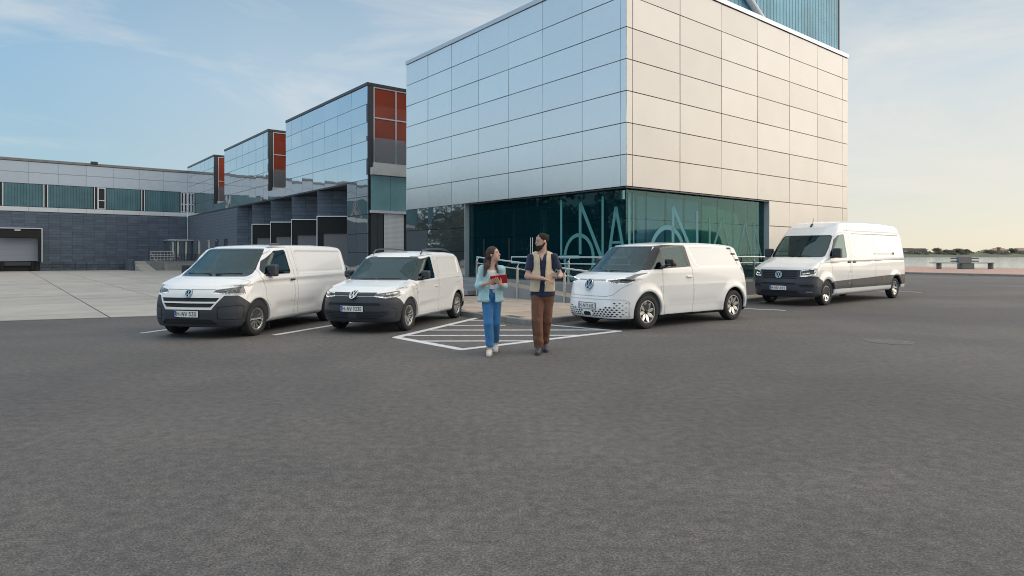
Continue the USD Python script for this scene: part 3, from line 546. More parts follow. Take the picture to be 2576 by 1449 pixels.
handrail('ramp_handrail', 'sloping stainless steel handrail of the ramp behind the couple', [(-2.42, 5.0, FZ), (-2.42, -1.6, .12)], [(-2.45, 2.55, .12, rz_(2.55)), (-2.45, .28, .12, rz_(.28)), (-2.45, 4.85, .12, FZ), (-2.45, -1.45, .12, .12)])
handrail('platform_handrail', 'level stainless steel handrail on the platform before the lettered glass', [(-1.12, 4.6, FZ), (-1.12, -1.05, FZ), (9.3, -1.05, FZ)], [(-1.05, y, FZ, FZ) for y in (3.0, 1.55, .2)] + [(x, -1.05, FZ, FZ) for x in (.6, 2.4, 4.2, 6.0, 7.6, 9.2)])
handrail('step_handrail', 'short stainless steel handrail between the two left vans', [(-2.6, 15.6, .1), (-2.6, 17.6, .3)], [(-2.6, 15.8, .02, .12), (-2.6, 17.5, .02, .3)])
# ---------------------------------------------------------------- vans
M_PAINT = mat('white_paint', (.77, .76, .755), .30, coat=1.0, coat_rough=.04, spec=.5)
M_PLAST = mat('grey_bumper_plastic', (.030, .034, .043), .48, noise=(160, .12, 2), bump=(400, .08, .001))
M_GLOSS = mat('gloss_black', (.010, .010, .012), .14, coat=.25, spec=.3)
M_GRILL = mat('grille_black', (.010, .010, .012), .55)
M_RUB = mat('tyre_rubber', (.020, .020, .021), .75, noise=(30, .2, 3), bump=(90, .2, .003))
M_RIM = mat('alloy_silver', (.70, .69, .67), .24, .9)
M_CHROME = mat('chrome', (.82, .82, .82), .08, 1.0)
M_LED = mat('led_white', (.9, .9, .9), .3, emit=(1, .97, .92, .35))
M_LAMPD = mat('lamp_housing', (.055, .06, .066), .14, .25, coat=1.0)
M_LAMPR = mat('tail_red', (.42, .015, .015), .15, coat=1.0)
M_AMBER = mat('amber_marker', (.55, .16, .02), .2, coat=.8)
M_SEAT = mat('seat_fabric', (.045, .047, .052), .9)
M_TRIM = mat('cab_trim', (.04, .046, .05), .7)
M_CABW = mat('cab_lining', (.065, .078, .082), .8)
M_PLATE = mat('plate_white', (.78, .78, .76), .35)
M_PBLUE = mat('plate_blue', (.01, .07, .42), .35)
M_PTXT = mat('plate_black', (.012, .012, .012), .5)
M_SEAL = mat('plate_seal', (.55, .32, .34), .5)
M_SHUT = mat('shut_gap', (.02, .02, .02), .8)
G_WIND = pane('windscreen_glass', (.58, .67, .67), (.72, .93, 1), 0.0, .055)
G_SIDE = pane('door_glass', (.48, .55, .55), (.75, .95, 1), 0.0, .05)

def grid_sdf(poly, lo, hi, h=.02):
    nx, nz = int((hi[0] - lo[0]) / h) + 2, int((hi[1] - lo[1]) / h) + 2
    X, Z = np.meshgrid(lo[0] + np.arange(nx) * h, lo[1] + np.arange(nz) * h, indexing='ij')
    pts = shapely.points(X.ravel(), Z.ravel()); d = shapely.distance(poly.exterior, pts); d = np.where(shapely.contains_xy(poly, X.ravel(), Z.ravel()), -d, d).reshape(nx, nz)
    d = gaussian_filter(d, .8)
    return lambda x, z: map_coordinates(d, np.stack([(x - lo[0]) / h, (z - lo[1]) / h]), order=1, mode='nearest')
def surf_net(F, o, h):
    """surface net of the grid F (negative inside), as (vertices, triangles)"""
    S = F < 0; nx, ny, nz = F.shape
    corners = [(i, j, k) for i in (0, 1) for j in (0, 1) for k in (0, 1)]
    sl = lambda A, c: A[c[0]:nx - 1 + c[0], c[1]:ny - 1 + c[1], c[2]:nz - 1 + c[2]]
    cnt = sum(sl(S, c).astype(np.int8) for c in corners); act = (cnt > 0) & (cnt < 8)
    idx = -np.ones(act.shape, np.int64); I = np.argwhere(act); idx[act] = np.arange(len(I))
    P = np.zeros((len(I), 3)); W = np.zeros(len(I))
    fv = {c: sl(F, c)[act] for c in corners}
    for a in corners:
        for ax in range(3):
            if a[ax]: continue
            b = list(a); b[ax] = 1; b = tuple(b); fa, fb = fv[a], fv[b]; m = (fa < 0) != (fb < 0)
            t = np.where(m, fa / np.where(m, fa - fb, 1), 0); p = np.tile(np.array(a, float), (len(I), 1)); p[:, ax] = t; P[m] += p[m]; W[m] += 1
    V = (I + P / W[:, None]) * h + np.array(o)
    tris = []
    for ax in range(3):
        u, v = (ax + 1) % 3, (ax + 2) % 3
        sa = [slice(None)] * 3; sb = [slice(None)] * 3; sa[ax] = slice(0, -1); sb[ax] = slice(1, None)
        A, B = S[tuple(sa)], S[tuple(sb)]; E = np.argwhere(A != B)
        E = E[(E[:, u] > 0) & (E[:, v] > 0) & (E[:, u] < F.shape[u] - 1) & (E[:, v] < F.shape[v] - 1)]
        q = []
        for du, dv in ((1, 1), (0, 1), (0, 0), (1, 0)):
            c = E.copy(); c[:, u] -= du; c[:, v] -= dv; q.append(idx[c[:, 0], c[:, 1], c[:, 2]])
        q = np.stack(q, 1); fl = ~A[E[:, 0], E[:, 1], E[:, 2]]; q[fl] = q[fl][:, ::-1]
        tris += [q[:, [0, 1, 2]], q[:, [0, 2, 3]]]
    return V, np.vstack(tris)
def grad(f, P, e=.004):
    return np.stack([f(P + d) - f(P - d) for d in np.eye(3) * e], 1) / (2 * e)
def level_mesh(f, F, o, h, level):
    V, T = surf_net(F - level, o, h)
    for _ in range(2):
        g = grad(f, V); V = V - ((f(V) - level) / np.maximum((g * g).sum(1), .2))[:, None] * g
    return MF(manifold3d.Mesh(V.astype(np.float32), T.astype(np.uint32)))
def cs(poly):
    if hasattr(poly, 'geoms'): return manifold3d.CrossSection([np.array(r.coords)[:-1] for g in poly.geoms for r in [g.exterior, *g.interiors]], manifold3d.FillRule.EvenOdd)
    return manifold3d.CrossSection([np.array(r.coords)[:-1] for r in [poly.exterior, *poly.interiors]], manifold3d.FillRule.EvenOdd)
def prY(poly, y0, y1): return MF.extrude(cs(poly), y1 - y0).transform(np.array([[1, 0, 0, 0], [0, 0, -1, y1], [0, 1, 0, 0]], float))
def prX(poly, x0, x1): return MF.extrude(cs(poly), x1 - x0).transform(np.array([[0, 0, 1, x0], [1, 0, 0, 0], [0, 1, 0, 0]], float))
def prZ(poly, z0, z1): return MF.extrude(cs(poly), z1 - z0).translate((0, 0, z0))
def rpoly(pts, r=.03): return sg.Polygon(pts).buffer(-r).buffer(2 * r, quad_segs=6).buffer(-r)
def smooth_poly(pts, r=.05): p = sg.Polygon(pts); return p.buffer(-r).buffer(r, quad_segs=12).buffer(r, quad_segs=12).buffer(-r)
def sph(c, r, n=20): return MF.sphere(r, n).translate(tuple(c))
def rbox(x0, x1, y0, y1, z0, z1, r, n=16): return MF.batch_hull([sph((x, y, z), r, n) for x in (x0 + r, x1 - r) for y in (y0 + r, y1 - r) for z in (z0 + r, z1 - r)])
def flipY(m): m = tm(m).copy(); m.vertices[:, 1] *= -1; m.faces = m.faces[:, ::-1]; return m
sstep = lambda t: np.clip(t, 0, 1) ** 2 * (3 - 2 * np.clip(t, 0, 1))
def rrect_sd(x, z, x0, x1, z0, z1, r):
    qx, qz = np.abs(x - (x0 + x1) / 2) - (x1 - x0) / 2 + r, np.abs(z - (z0 + z1) / 2) - (z1 - z0) / 2 + r
    return np.minimum(np.maximum(qx, qz), 0) + np.hypot(np.maximum(qx, 0), np.maximum(qz, 0)) - r

class Van:
    """a van in design space: x back from the nose, y towards the side we see, z up; parts are cut out of one implicit body shell"""
    def __init__(s, name, label, loc, yaw, side, width, bow, r, arches, rear_bow=.05, crown=.03, feats=(), h=.032):
        s.t = thing(name, label, 'van', (loc[0], loc[1], 0), 90 - math.degrees(yaw), 'white vans parked in a row')
        b = side.bounds; lo, hi = (b[0] - .2, b[1] - .2), (b[2] + .2, b[3] + .2)
        S = grid_sdf(side, lo, hi); L = b[2]; wz, wv = np.array(width).T; s.L = L
        def f(P):
            x, y, z = P.T; ay = np.abs(y)
            w = np.interp(z, wz, wv)
            for ft in feats: w = w + ft(x, z)
            u = ay / wv.max()
            x2 = x - bow(u, z) * sstep((L * .62 - x) / (L * .45)) + rear_bow * u ** 4 * sstep((x - L * .7) / (L * .25))
            a = S(x2, z + crown * u ** 2 * sstep((z - 1.0) / .6)); c = ay - w
            return np.minimum(np.maximum(a, c), -r) + np.hypot(np.maximum(a + r, 0), np.maximum(c + r, 0))
        s.f = f; o = np.array([lo[0], 0, lo[1]]); n = [int((hi[0] - lo[0]) / h), int((wv.max() + .15) / h), int((hi[1] - lo[1]) / h)]
        G = np.meshgrid(o[0] + np.arange(n[0]) * h, (np.arange(n[1]) + .5) * h, o[2] + np.arange(n[2]) * h, indexing='ij')
        F = f(np.stack([g.ravel() for g in G], 1)).reshape(n); F = np.concatenate([F[:, ::-1], F], 1); o[1] = -(n[1] - .5) * h
        s.O, s.G, s.I = (level_mesh(f, F, o, h, l) for l in (0.0, -.014, -.04))
        s.skin = s.O - s.G; s.rem = s.O - s.I; s.deep = s.G - s.I
        s.holes = MF()
        cut = []
        for (x, z, ra, yin) in arches:
            c = MF.cylinder(2.0, ra, ra, 40).rotate((90, 0, 0)).translate((x, 3.0, z)) ; c2 = c.trim_by_plane((0, 1, 0), yin) if yin else c
            c1 = MF.cylinder(1.5, ra, ra, 48).rotate((-90, 0, 0)).translate((x, yin, z)); cut += [c1, c1.mirror((0, 1, 0))]
            for sg_ in (1, -1):
                lin = MF.cylinder(.46, ra + .03, ra + .03, 32).rotate((-90, 0, 0)).translate((x, yin - .03, z)) - MF.cylinder(.5, ra + .002, ra + .002, 32).rotate((-90, 0, 0)).translate((x, yin, z))
                lin = (lin.trim_by_plane((0, 0, 1), .2)) ^ s.G
                s.put('wheel_housing', lin if sg_ == 1 else lin.mirror((0, 1, 0)), M_GRILL)
        s.rem = s.rem - MF.batch_boolean(cut, manifold3d.OpType.Add); s.skin = s.skin - MF.batch_boolean(cut, manifold3d.OpType.Add)
    def put(s, name, m, material, parent=None, smooth=38, **kw):
        return obj(name, flipY(m), material, parent or s.t, smooth, **kw)
    def shade(s, m):
        """final arrays with the body's own smooth normals"""
        q = m.to_mesh(); V = np.array(q.vert_properties[:, :3], float); T = np.array(q.tri_verts)
        fn = np.cross(V[T[:, 1]] - V[T[:, 0]], V[T[:, 2]] - V[T[:, 0]]); ar = np.linalg.norm(fn, axis=1, keepdims=True); fn = fn / np.maximum(ar, 1e-12)
        g = grad(s.f, V, .006); g /= np.linalg.norm(g, axis=1, keepdims=True) + 1e-9
        ok = np.abs((g[T] * fn[:, None]).sum(2)).min(1) > .80; sg_ = np.sign((g[T] * fn[:, None]).sum(2).mean(1))
        v2, n2 = [V], [g]; A = T[ok & (sg_ > 0)]; B = T[~(ok & (sg_ > 0))]
        vb = V[B].reshape(-1, 3); nb = np.repeat(fn[~(ok & (sg_ > 0))], 3, 0); fb = np.arange(len(vb)).reshape(-1, 3) + len(V)
        v, n, f = np.vstack([V, vb]), np.vstack([g, nb]), np.vstack([A, fb])
        used = np.unique(f); mp = np.zeros(len(v), int); mp[used] = np.arange(len(used)); v, n, f = v[used], n[used], mp[f]
        v[:, 1] *= -1; n[:, 1] *= -1; return v, f[:, ::-1], n
    def groove(s, polys, y0=.4, both=True, w=.016):
        for p in polys:
            g = prY(sg.LineString(p).buffer(w / 2, join_style=1), y0, 2.0); g = (g + g.mirror((0, 1, 0)) if both else g) ^ s.skin; s.rem = s.rem - g
    def grooveX(s, polys, x1, w=.016, x0=-.5):
        for p in polys: s.rem = s.rem - (prX(sg.LineString(p).buffer(w / 2), x0, x1) ^ s.skin)
    def claim(s, name, region, material, layer='shell', keep=True, **kw):
        if name in ('windscreen', 'side_window', 'quarter_window'): s.holes = s.holes + region
        src = {'shell': s.rem, 'skin': s.skin, 'deep': s.deep, 'rem': s.rem}[layer]
        pc = (s.rem ^ region) if layer == 'shell' else (src ^ region)
        if keep: s.rem = s.rem - region
        if pc.num_tri() == 0: return None
        return obj(name, s.shade(pc), material, kw.pop('parent', s.t), **kw)
    def finish(s): obj('body', s.shade(s.rem), M_PAINT, s.t)
    def wheel(s, x, y, z, R, wd, style, name='wheel'):
        w = thing('wheel', None, None, parent=s.t); sd = 1 if y > 0 else -1
        hw = wd / 2; ri = R * .655
        prof = [(ri, -hw * .8), (ri + .02, -hw * .95), (R - .06, -hw), (R - .02, -hw * .9), (R - .004, -hw * .72), (R, -hw * .5), (R, -.045), (R - .008, -.04), (R - .008, -.03), (R, -.025), (R, .025), (R - .008, .03), (R - .008, .04), (R, .045), (R, hw * .5), (R - .004, hw * .72), (R - .02, hw * .9), (R - .06, hw), (ri + .02, hw * .95), (ri, hw * .8), (ri, -hw * .8)]
        T = np.array([[1, 0, 0, x], [0, 0, sd, y], [0, -sd * -1 if sd > 0 else 1, 0, z], [0, 0, 0, 1.0]])
        T = np.array([[1, 0, 0, x], [0, 0, sd, y], [0, 1, 0, z], [0, 0, 0, 1.0]])
        def pl(nm, m, mt, sm=35):
            m = m.copy(); m.apply_transform(T)
            if m.volume < 0: m.invert()
            s.put(nm, m, mt, w, sm)
        pl('tyre', revolve(prof, 56), M_RUB)
        lip = revolve([(ri - .012, -hw * .7), (ri + .004, -hw * .7), (ri + .004, hw * .82), (ri - .014, hw * .82), (ri - .012, -hw * .7)], 56)
        back = revolve([(0, hw * .28), (ri - .01, hw * .28), (ri - .01, hw * .32), (0, hw * .32)], 32)
        def dish(poly, z0, z1, sag):
            m = extr(poly, z0, z1); rr = np.hypot(m.vertices[:, 0], m.vertices[:, 1]); m.vertices[:, 2] -= sag * (1 - (rr / ri) ** 2); return m
        spk, dark = [], []
        def bar(r0, r1, w0, w1, a, off0=0, off1=0):
            p = np.array([(r0, off0 - w0 / 2), (r1, off1 - w1 / 2), (r1, off1 + w1 / 2), (r0, off0 + w0 / 2)]); c, q = math.cos(a), math.sin(a); return sg.Polygon(p @ np.array([[c, q], [-q, c]]))
        hub = sg.Point(0, 0).buffer(ri * .30, 24); ringp = sg.Point(0, 0).buffer(ri - .006, 32).difference(sg.Point(0, 0).buffer(ri * .90, 32))
        if style == 'ten':
            P = [hub, ringp] + [bar(ri * .2, ri * .60, .040, .034, i * math.tau / 10) for i in range(10)] + [bar(ri * .52, ri * .93, .026, .026, i * math.tau / 10, 0, k * .030) for i in range(10) for k in (-1, 1)]
        elif style == 'twin':
            P = [hub, ringp] + [bar(ri * .15, ri * .95, .026, .040, i * math.tau / 5 + .3, k * .014, k * .052) for i in range(5) for k in (-1, 1)] + [bar(ri * .15, ri * .95, .030, .018, (i + .5) * math.tau / 5 + .3) for i in range(5)]
        elif style == 'petal':
            lens = lambda a: sg.Polygon([(ri * t, .040 * math.sin(math.pi * min(1, max(0, (t - .2) / .78))) ** .8 * k) for t, k in [(q, 1) for q in np.linspace(.2, .97, 12)] + [(q, -1) for q in np.linspace(.97, .2, 12)]]).buffer(0)
            P = [sa.rotate(sa.translate(lens(0), 0, 0), math.degrees(i * math.tau / 8 + .2), origin=(0, 0)) for i in range(8)]
            dark = [sg.Point(0, 0).buffer(ri - .006, 32)]
        else:
            P = [hub, ringp] + [bar(ri * .2, ri * .95, .055, .085, i * math.tau / 7 + .2) for i in range(7)]; cut = [bar(ri * .35, ri * .82, .006, .010, i * math.tau / 7 + .2) for i in range(7)]; P = [shapely.union_all(P).difference(shapely.union_all(cut))]
        pl('rim', cat_mesh([lip, dish(shapely.union_all(P), hw * .52, hw * .72, .028)]), M_RIM)
        if dark: pl('rim_disc', dish(dark[0], hw * .44, hw * .5, .03), M_GLOSS)
        else: pl('brake_disc', back, mat('brake_dark', (.03, .03, .032), .5, .5))
        pl('hub_cap', revolve([(0, hw * .45), (.034, hw * .45), (.034, hw * .58), (.026, hw * .62), (0, hw * .62)], 20), M_GLOSS if style != 'ten' else M_LAMPD)
        if style in ('ten', 'twin'): pl('wheel_nut', cat_mesh([tube([(ri * .19 * math.cos(a), ri * .19 * math.sin(a), hw * .4), (ri * .19 * math.cos(a), ri * .19 * math.sin(a), hw * .56)], .009, 6) for a in np.arange(5) * math.tau / 5]), M_LAMPD)
    def front_sheet(s, poly, x0, d, nm, mt, parent=None, curve=None, **kw):
        """flat badge-like piece on the nose: poly in (y, z), front face at x0 (or following the body), thickness d"""
        m = extr(poly, 0, d); V = m.vertices.copy(); m.vertices = np.stack([x0 - V[:, 2] + (curve(V[:, 0], V[:, 1]) if curve else 0), V[:, 0], V[:, 1]], 1)
        if m.volume < 0: m.invert()
        return s.put(nm, m, mt, parent, False, **kw)
    def nose_x(s, y, z):
        """x of the outer skin straight ahead at (y, z)"""
        xs = np.linspace(-.3, 2.2, 500); P = np.stack([xs, np.full(500, y), np.full(500, z)], 1); return float(xs[np.argmax(s.f(P) < 0)])
    def emblem(s, y, z, R, tilt=0.0):
        x = s.nose_x(y, z); ang = math.atan2(s.nose_x(y, z + R * .8) - s.nose_x(y, z - R * .8), R * 1.6); e = thing('emblem', None, None, parent=s.t)
        cur = lambda Y, Z: (Z - z) * math.tan(ang)
        w = R * .13; U = lambda pts: sg.LineString([(y + a * R, z + b * R) for a, b in pts]).buffer(w / 2 * 1.05, cap_style=2, join_style=2, mitre_limit=4)
        disc = sg.Point(y, z).buffer(R, 32); ringp = disc.difference(sg.Point(y, z).buffer(R * .87, 32)); clip = sg.Point(y, z).buffer(R * .90, 32)
        s.front_sheet(sg.Point(y, z).buffer(R * 1.0, 32), x - .004, .012, 'disc', M_GLOSS, e, cur)
        vw = U([(-.36, .84), (0, .10), (.36, .84)]).union(U([(-.80, .44), (-.40, -.76), (0, .0), (.40, -.76), (.80, .44)])).intersection(clip)
        s.front_sheet(ringp.union(vw), x - .018, .012, 'letters', M_CHROME, e, cur)
    def plate(s, y, z, text, w=.50, h=.115, dx=.0, gap=None):
        x = min(s.nose_x(y - .15, z), s.nose_x(y + .15, z), s.nose_x(y, z + .04), s.nose_x(y, z)) - .006 - dx
        p = s.front_sheet(sg.box(y - w / 2, z - h / 2, y + w / 2, z + h / 2).buffer(-.01).buffer(.01), x, .008, 'number_plate', M_PLATE)
        s.front_sheet(sg.box(y - w / 2, z - h / 2, y + w / 2, z + h / 2).buffer(.012), x + .012, .010, 'plate_holder', M_GRILL)
        s.front_sheet(sg.box(y - w / 2 + .004, z - h / 2 + .004, y - w / 2 + .044, z + h / 2 - .004), x - .008, .0012, 'blue_band', M_PBLUE, p)
        a, b = text; hh = h * .66; hm = meshkit.text_mesh(a, hh, .0015, True); tm_ = meshkit.text_mesh(b, hh, .0015, True)
        s.front_sheet(shapely.union_all([sg.Point(y - w / 2 + .024 + .009 * math.cos(q), z + .008 + .009 * math.sin(q)).buffer(.0018, 4) for q in np.arange(12) * math.tau / 12]), x - .0092, .001, 'star_ring', mat('plate_yellow', (.8, .6, .05), .4), p)
        s.front_sheet(meshkit_free_D(y - w / 2 + .024, z - h * .3, .022), x - .0092, .001, 'country_letter', M_PLATE, p)
        av = w - .06; wa, wb = np.ptp(hm.vertices[:, 0]), np.ptp(tm_.vertices[:, 0]); sealw = .045; k = min(1.0, (av - sealw - .03) / (wa + wb))
        def lay(m, yl):
            m = m.copy(); V = m.vertices.copy(); V[:, 0] = (V[:, 0] - V[:, 0].min()) * k + yl; m.vertices = np.stack([x - .008 - V[:, 2], V[:, 0], V[:, 1] - hh * .5 + z], 1)
            if m.volume < 0: m.invert()
            return m
        y0 = y - w / 2 + .052
        s.put('lettering', cat_mesh([lay(hm, y0), lay(tm_, y0 + wa * k + sealw + .008)]), M_PTXT, p, False)
        s.front_sheet(sg.Point(y0 + wa * k + sealw / 2 + .004, z - .012).buffer(.019, 16), x - .008, .0014, 'seal', M_SEAL, p)
    def mirror(s, c, sz, side=1, arm=None, strip=True, shell=None, gloss=False):
        e = thing('mirror', None, None, parent=s.t); x, y, z = c; a, b, d = sz; mt = M_GLOSS if gloss else M_PLAST
        hd = MF.batch_hull([sph((x - a * .1, y + j * (b / 2 - .04), z + k * (d / 2 - .045)), .045 if j > 0 or k > 0 else .03, 20) for j in (-1, 1) for k in (-1, 1)] + [sph((x + a * .5, y + j * (b / 2 - .03), z + k * (d / 2 - .03)), .03, 16) for j in (-1, 1) for k in (-1, 1)])
        parts = [('shell', hd, mt)]
        g = bx(x + a * .5 + .028, x + a * .5 + .034, y - b / 2 + .03, y + b / 2 - .03, z - d / 2 + .03, z + d / 2 - .03); parts.append(('mirror_glass', to_mf(g), M_CHROME))
        if arm: parts.append(('arm', MF.batch_hull([sph(arm, .035, 14), sph((x + .02, y - b / 2 + .04, z - d / 2 + .03), .032, 14)]), M_PLAST))
        if strip: parts.append(('indicator', to_mf(bx(x - a * .1 - .048, x - a * .1 - .03, y - b * .25, y + b * .36, z - d * .22, z - d * .22 + .018)), M_LAMPD))
        for nm, m, q in parts: s.put(nm, m if side > 0 else m.mirror((0, 1, 0)), q, e)
    def cab(s, xs, zf, xd, zd, hw, xb, zt, seatz=.45):
        """seats, dashboard, steering wheel and bulkhead seen through the glass"""
        for sy in (.42, -.42):
            q = MF.batch_hull([sph((xs + a, sy + b, seatz + zf), .07, 12) for a in (0, .42) for b in (-.2, .2)]) + MF.batch_hull([sph((xs + .42 + a, sy + b, seatz + zf + c), .06, 12) for a, c in ((.02, 0), (.16, .52)) for b in (-.19, .19)])
            st = s.put('seat', q, M_SEAT); s.put('headrest', rbox(xs + .54, xs + .66, sy - .13, sy + .13, seatz + zf + .56, seatz + zf + .76, .05), M_SEAT, st)
        dsh = MF.batch_hull([sph((xd + a, b, zd + c), .05, 12) for a, c in ((0, -.02), (.34, 0), (.40, -.16), (.0, -.4)) for b in (-hw, hw)]); dsh = dsh ^ s.I
        s.put('dashboard', dsh, M_TRIM)
        whl = trimesh.creation.torus(.18, .014, 28, 8); whl.apply_transform(trimesh.transformations.rotation_matrix(1.1, [0, 1, 0])); whl.apply_translation((xd + .52, .42, zd + .02)); s.put('steering_wheel', whl, M_SEAT)
        lin = (s.I - s.I.translate((-xb * .5, 0, -1.0)).scale((.975, .965, .965)).translate((xb * .5, 0, 1.0))) ^ MF.cube((xb, 4, 4)).translate((0, -2, .3))
        s.put('cab_lining', lin - s.holes, M_TRIM, smooth=False)
        s.put('bulkhead', to_mf(bx(xb, xb + .03, -1.3, 1.3, .2, zt)) ^ s.I, M_CABW)
        s.put('interior_mirror', rbox(xd + .70, xd + .73, -.12, .12, zt - .28, zt - .20, .012), M_GRILL)
def meshkit_free_D(y, z, h):
    o = sg.box(-.3, 0, .05, 1).union(sa.scale(sg.Point(.05, .5).buffer(.5), .6, 1)); i = sg.box(-.1, .2, .05, .8).union(sa.scale(sg.Point(.05, .5).buffer(.3), .6, 1))
    return sa.translate(sa.scale(o.difference(i), h, h, origin=(0, .5)), y, z - .5 + .0)
mirp = lambda pts: [(-y, z) for y, z in pts]
def both(pts): return sg.Polygon(pts).union(sg.Polygon(mirp(pts)))
def glass_ring(poly, w): return poly.buffer(w, join_style=1).difference(poly)

# ---- van 1: long nose-down transporter, far left
side = smooth_poly([(.06, .22), (.0, .34), (-.015, .50), (.0, .68), (.05, .84), (.10, .93), (.20, 1.01), (.45, 1.115), (.66, 1.175), (.74, 1.235), (1.36, 1.70), (1.62, 1.765), (2.1, 1.80), (3.2, 1.815), (4.2, 1.80), (4.52, 1.775), (4.60, 1.70), (4.66, 1.2), (4.70, .9), (4.70, .42), (4.62, .22)], .05)
f1 = [lambda x, z: -.014 * sstep(-rrect_sd(x, z, 2.30, 4.46, 1.17, 1.68, .10) / .03),
      lambda x, z: .012 * np.exp(-((z - (1.10 + .012 * (x - 2))) / .035) ** 2) * sstep((x - .5) / .4) - .016 * np.exp(-((z - 1.02) / .05) ** 2) * sstep((x - .6) / .5),
      lambda x, z: .018 * np.exp(-((np.hypot(x - .80, z - .33) - .43) / .07) ** 2) + .018 * np.exp(-((np.hypot(x - 3.70, z - .33) - .43) / .07) ** 2),
      lambda x, z: -.022 * np.exp(-((z - .50) / .10) ** 2) * sstep((x - 1.3) / .3) * sstep((3.2 - x) / .3)]
v = Van('van', 'low white van with two grille slots and number plate H NV 530, leftmost', (-6.072, 11.839), .208, side,
        [(.15, .86), (.30, .93), (.5, .95), (.8, .955), (1.1, .945), (1.25, .925), (1.7, .80), (1.85, .74)], lambda u, z: np.where(z < 1.0, .13, .13 + .14 * np.clip((z - 1) / .3, 0, 1)) * u ** 2 + np.where(z < 1.0, .27, .08) * u ** 6, .085, [(.80, .33, .415, .60), (3.70, .33, .415, .60)], feats=f1)
ws = rpoly([(-.765, 1.175), (.765, 1.175), (.70, 1.40), (.625, 1.69), (-.625, 1.69), (-.70, 1.40)], .05)
v.claim('windscreen', prX(ws, .2, 1.9), G_WIND, 'skin'); v.claim('windscreen_seal', prX(glass_ring(ws, .022), .2, 1.95) , M_GLOSS, keep=True)
sw = rpoly([(.98, 1.20), (1.22, 1.44), (1.56, 1.645), (1.94, 1.672), (1.975, 1.20)], .04)
v.groove([[(1.06, .98), (.93, 1.13), (1.0, 1.28), (1.28, 1.55), (1.62, 1.73), (2.05, 1.745), (2.06, 1.5), (2.14, 1.1), (2.14, .5), (2.10, .24), (1.32, .24)], [(1.06, .98), (1.08, .7), (1.22, .55)], [(2.22, 1.73), (2.26, 1.1), (2.28, .24)], [(1.98, .60), (2.13, .60)], [(.52, 1.19), (.60, 1.05), (.38, .98)]])
gl = MF.batch_boolean([prY(sw, .4, 1.2), prY(sw, -1.2, -.4)], manifold3d.OpType.Add)
v.claim('side_window', prY(sw, .4, 1.2), G_SIDE, 'skin'); v.claim('side_window', prY(sw, -1.2, -.4), G_SIDE, 'skin')
wr = glass_ring(sw, .018); v.claim('window_seal', prY(wr, .4, 1.2) + prY(wr, -1.2, -.4), M_GLOSS)
frame = sg.Polygon([(-.69, .825), (.69, .825), (.49, .555), (-.49, .555)])
for pl_ in ([(-.615, .775), (.615, .775), (.565, .705), (-.565, .705)], [(-.55, .675), (.55, .675), (.47, .60), (-.47, .60)]):
    v.claim('grille', prX(rpoly(pl_, .008), -.3, .5), M_GRILL, 'deep')
for zz in (.742, .638): v.front_sheet(sg.box(-.53, zz - .006, .53, zz + .006), .10, .01, 'grille_bar', M_PLAST, curve=lambda Y, Z: .13 * (Y / .955) ** 2)
hl = [(.475, .868), (.52, .925), (.75, .958), (.975, .99), (.945, .90), (.93, .83), (.72, .825)]
for sgn in (1, -1):
    q = sg.Polygon(hl if sgn > 0 else mirp(hl)); h_ = v.claim('headlight', prX(rpoly(list(q.exterior.coords)[:-1], .012), -.3, .44), M_LAMPD)
    led = sg.LineString([(sgn * a, b) for a, b in [(.50, .872), (.72, .840), (.925, .845), (.955, .965)]]).buffer(.009)
    v.claim('led_strip', prX(led, -.3, .42), M_LED, 'skin', keep=False, parent=h_)
    pj_ = sg.Point(sgn * .80, .905).buffer(.035).union(sg.Point(sgn * .70, .895).buffer(.03))
    v.claim('projector', prX(pj_, -.3, .4), M_CHROME, 'skin', keep=False, parent=h_)
v.grooveX([[(-.50, .925), (.50, .925)]], .4)
low = sg.Polygon([(-.60, .275), (.60, .275), (.48, .375), (-.48, .375)])
v.claim('lower_grille', prX(rpoly(list(low.exterior.coords)[:-1], .015), -.3, .5), M_GRILL, 'deep')
fog = [rpoly([(s_ * .60, .37), (s_ * .93, .37), (s_ * .93, .63), (s_ * .60, .60)], .03) for s_ in (1, -1)]
for q in fog: v.rem = v.rem - (prX(q.buffer(.008).difference(q.buffer(-.008)), -.3, .6) ^ v.skin)
v.claim('bumper', prY(sg.Polygon([(-.5, .0), (.70, .0), (.66, .50), (.53, .655), (.30, .815), (-.5, .815)]), -2, 2) - prX(frame, -1, .6), M_PLAST)
v.claim('hood', prZ(sg.Polygon([(-.3, -.74), (-.3, .74), (.56, .86), (.80, .80), (.80, -.80), (.56, -.86)]), .93, 1.19), M_PAINT)
v.claim('sill', prY(sg.box(1.2, .0, 3.35, .225), -2, 2), M_PLAST)
v.claim('front_door', prY(sg.Polygon([(1.06, .98), (.93, 1.13), (1.0, 1.28), (1.28, 1.55), (1.62, 1.73), (2.05, 1.745), (2.06, 1.5), (2.14, 1.1), (2.14, .24), (1.32, .24), (1.2, .56), (1.08, .7)]), .4, 1.3), M_PAINT)
v.claim('tail_light', prY(sg.box(4.58, .80, 4.8, 1.22), -2, 2), M_LAMPR)
v.finish()
v.plate(0, .475, ('H', 'NV 530'), .50, .115); v.emblem(0, .862, .073)
v.mirror((1.22, .985, 1.265), (.15, .20, .24), 1, (1.10, .91, 1.17)); v.mirror((1.22, .985, 1.265), (.15, .20, .24), -1, (1.10, .91, 1.17))
v.put('window_triangle', prY(sg.Polygon([(.90, 1.14), (1.16, 1.14), (1.13, 1.34), (1.03, 1.26)]), .5, 1.2) ^ v.O ^ prY(sg.box(.8, 1.1, 1.3, 1.4), .86, 1.3), M_PLAST) if False else None
v.put('door_handle', rbox(1.97, 2.12, .945, .985, 1.035, 1.075, .018), M_PLAST)
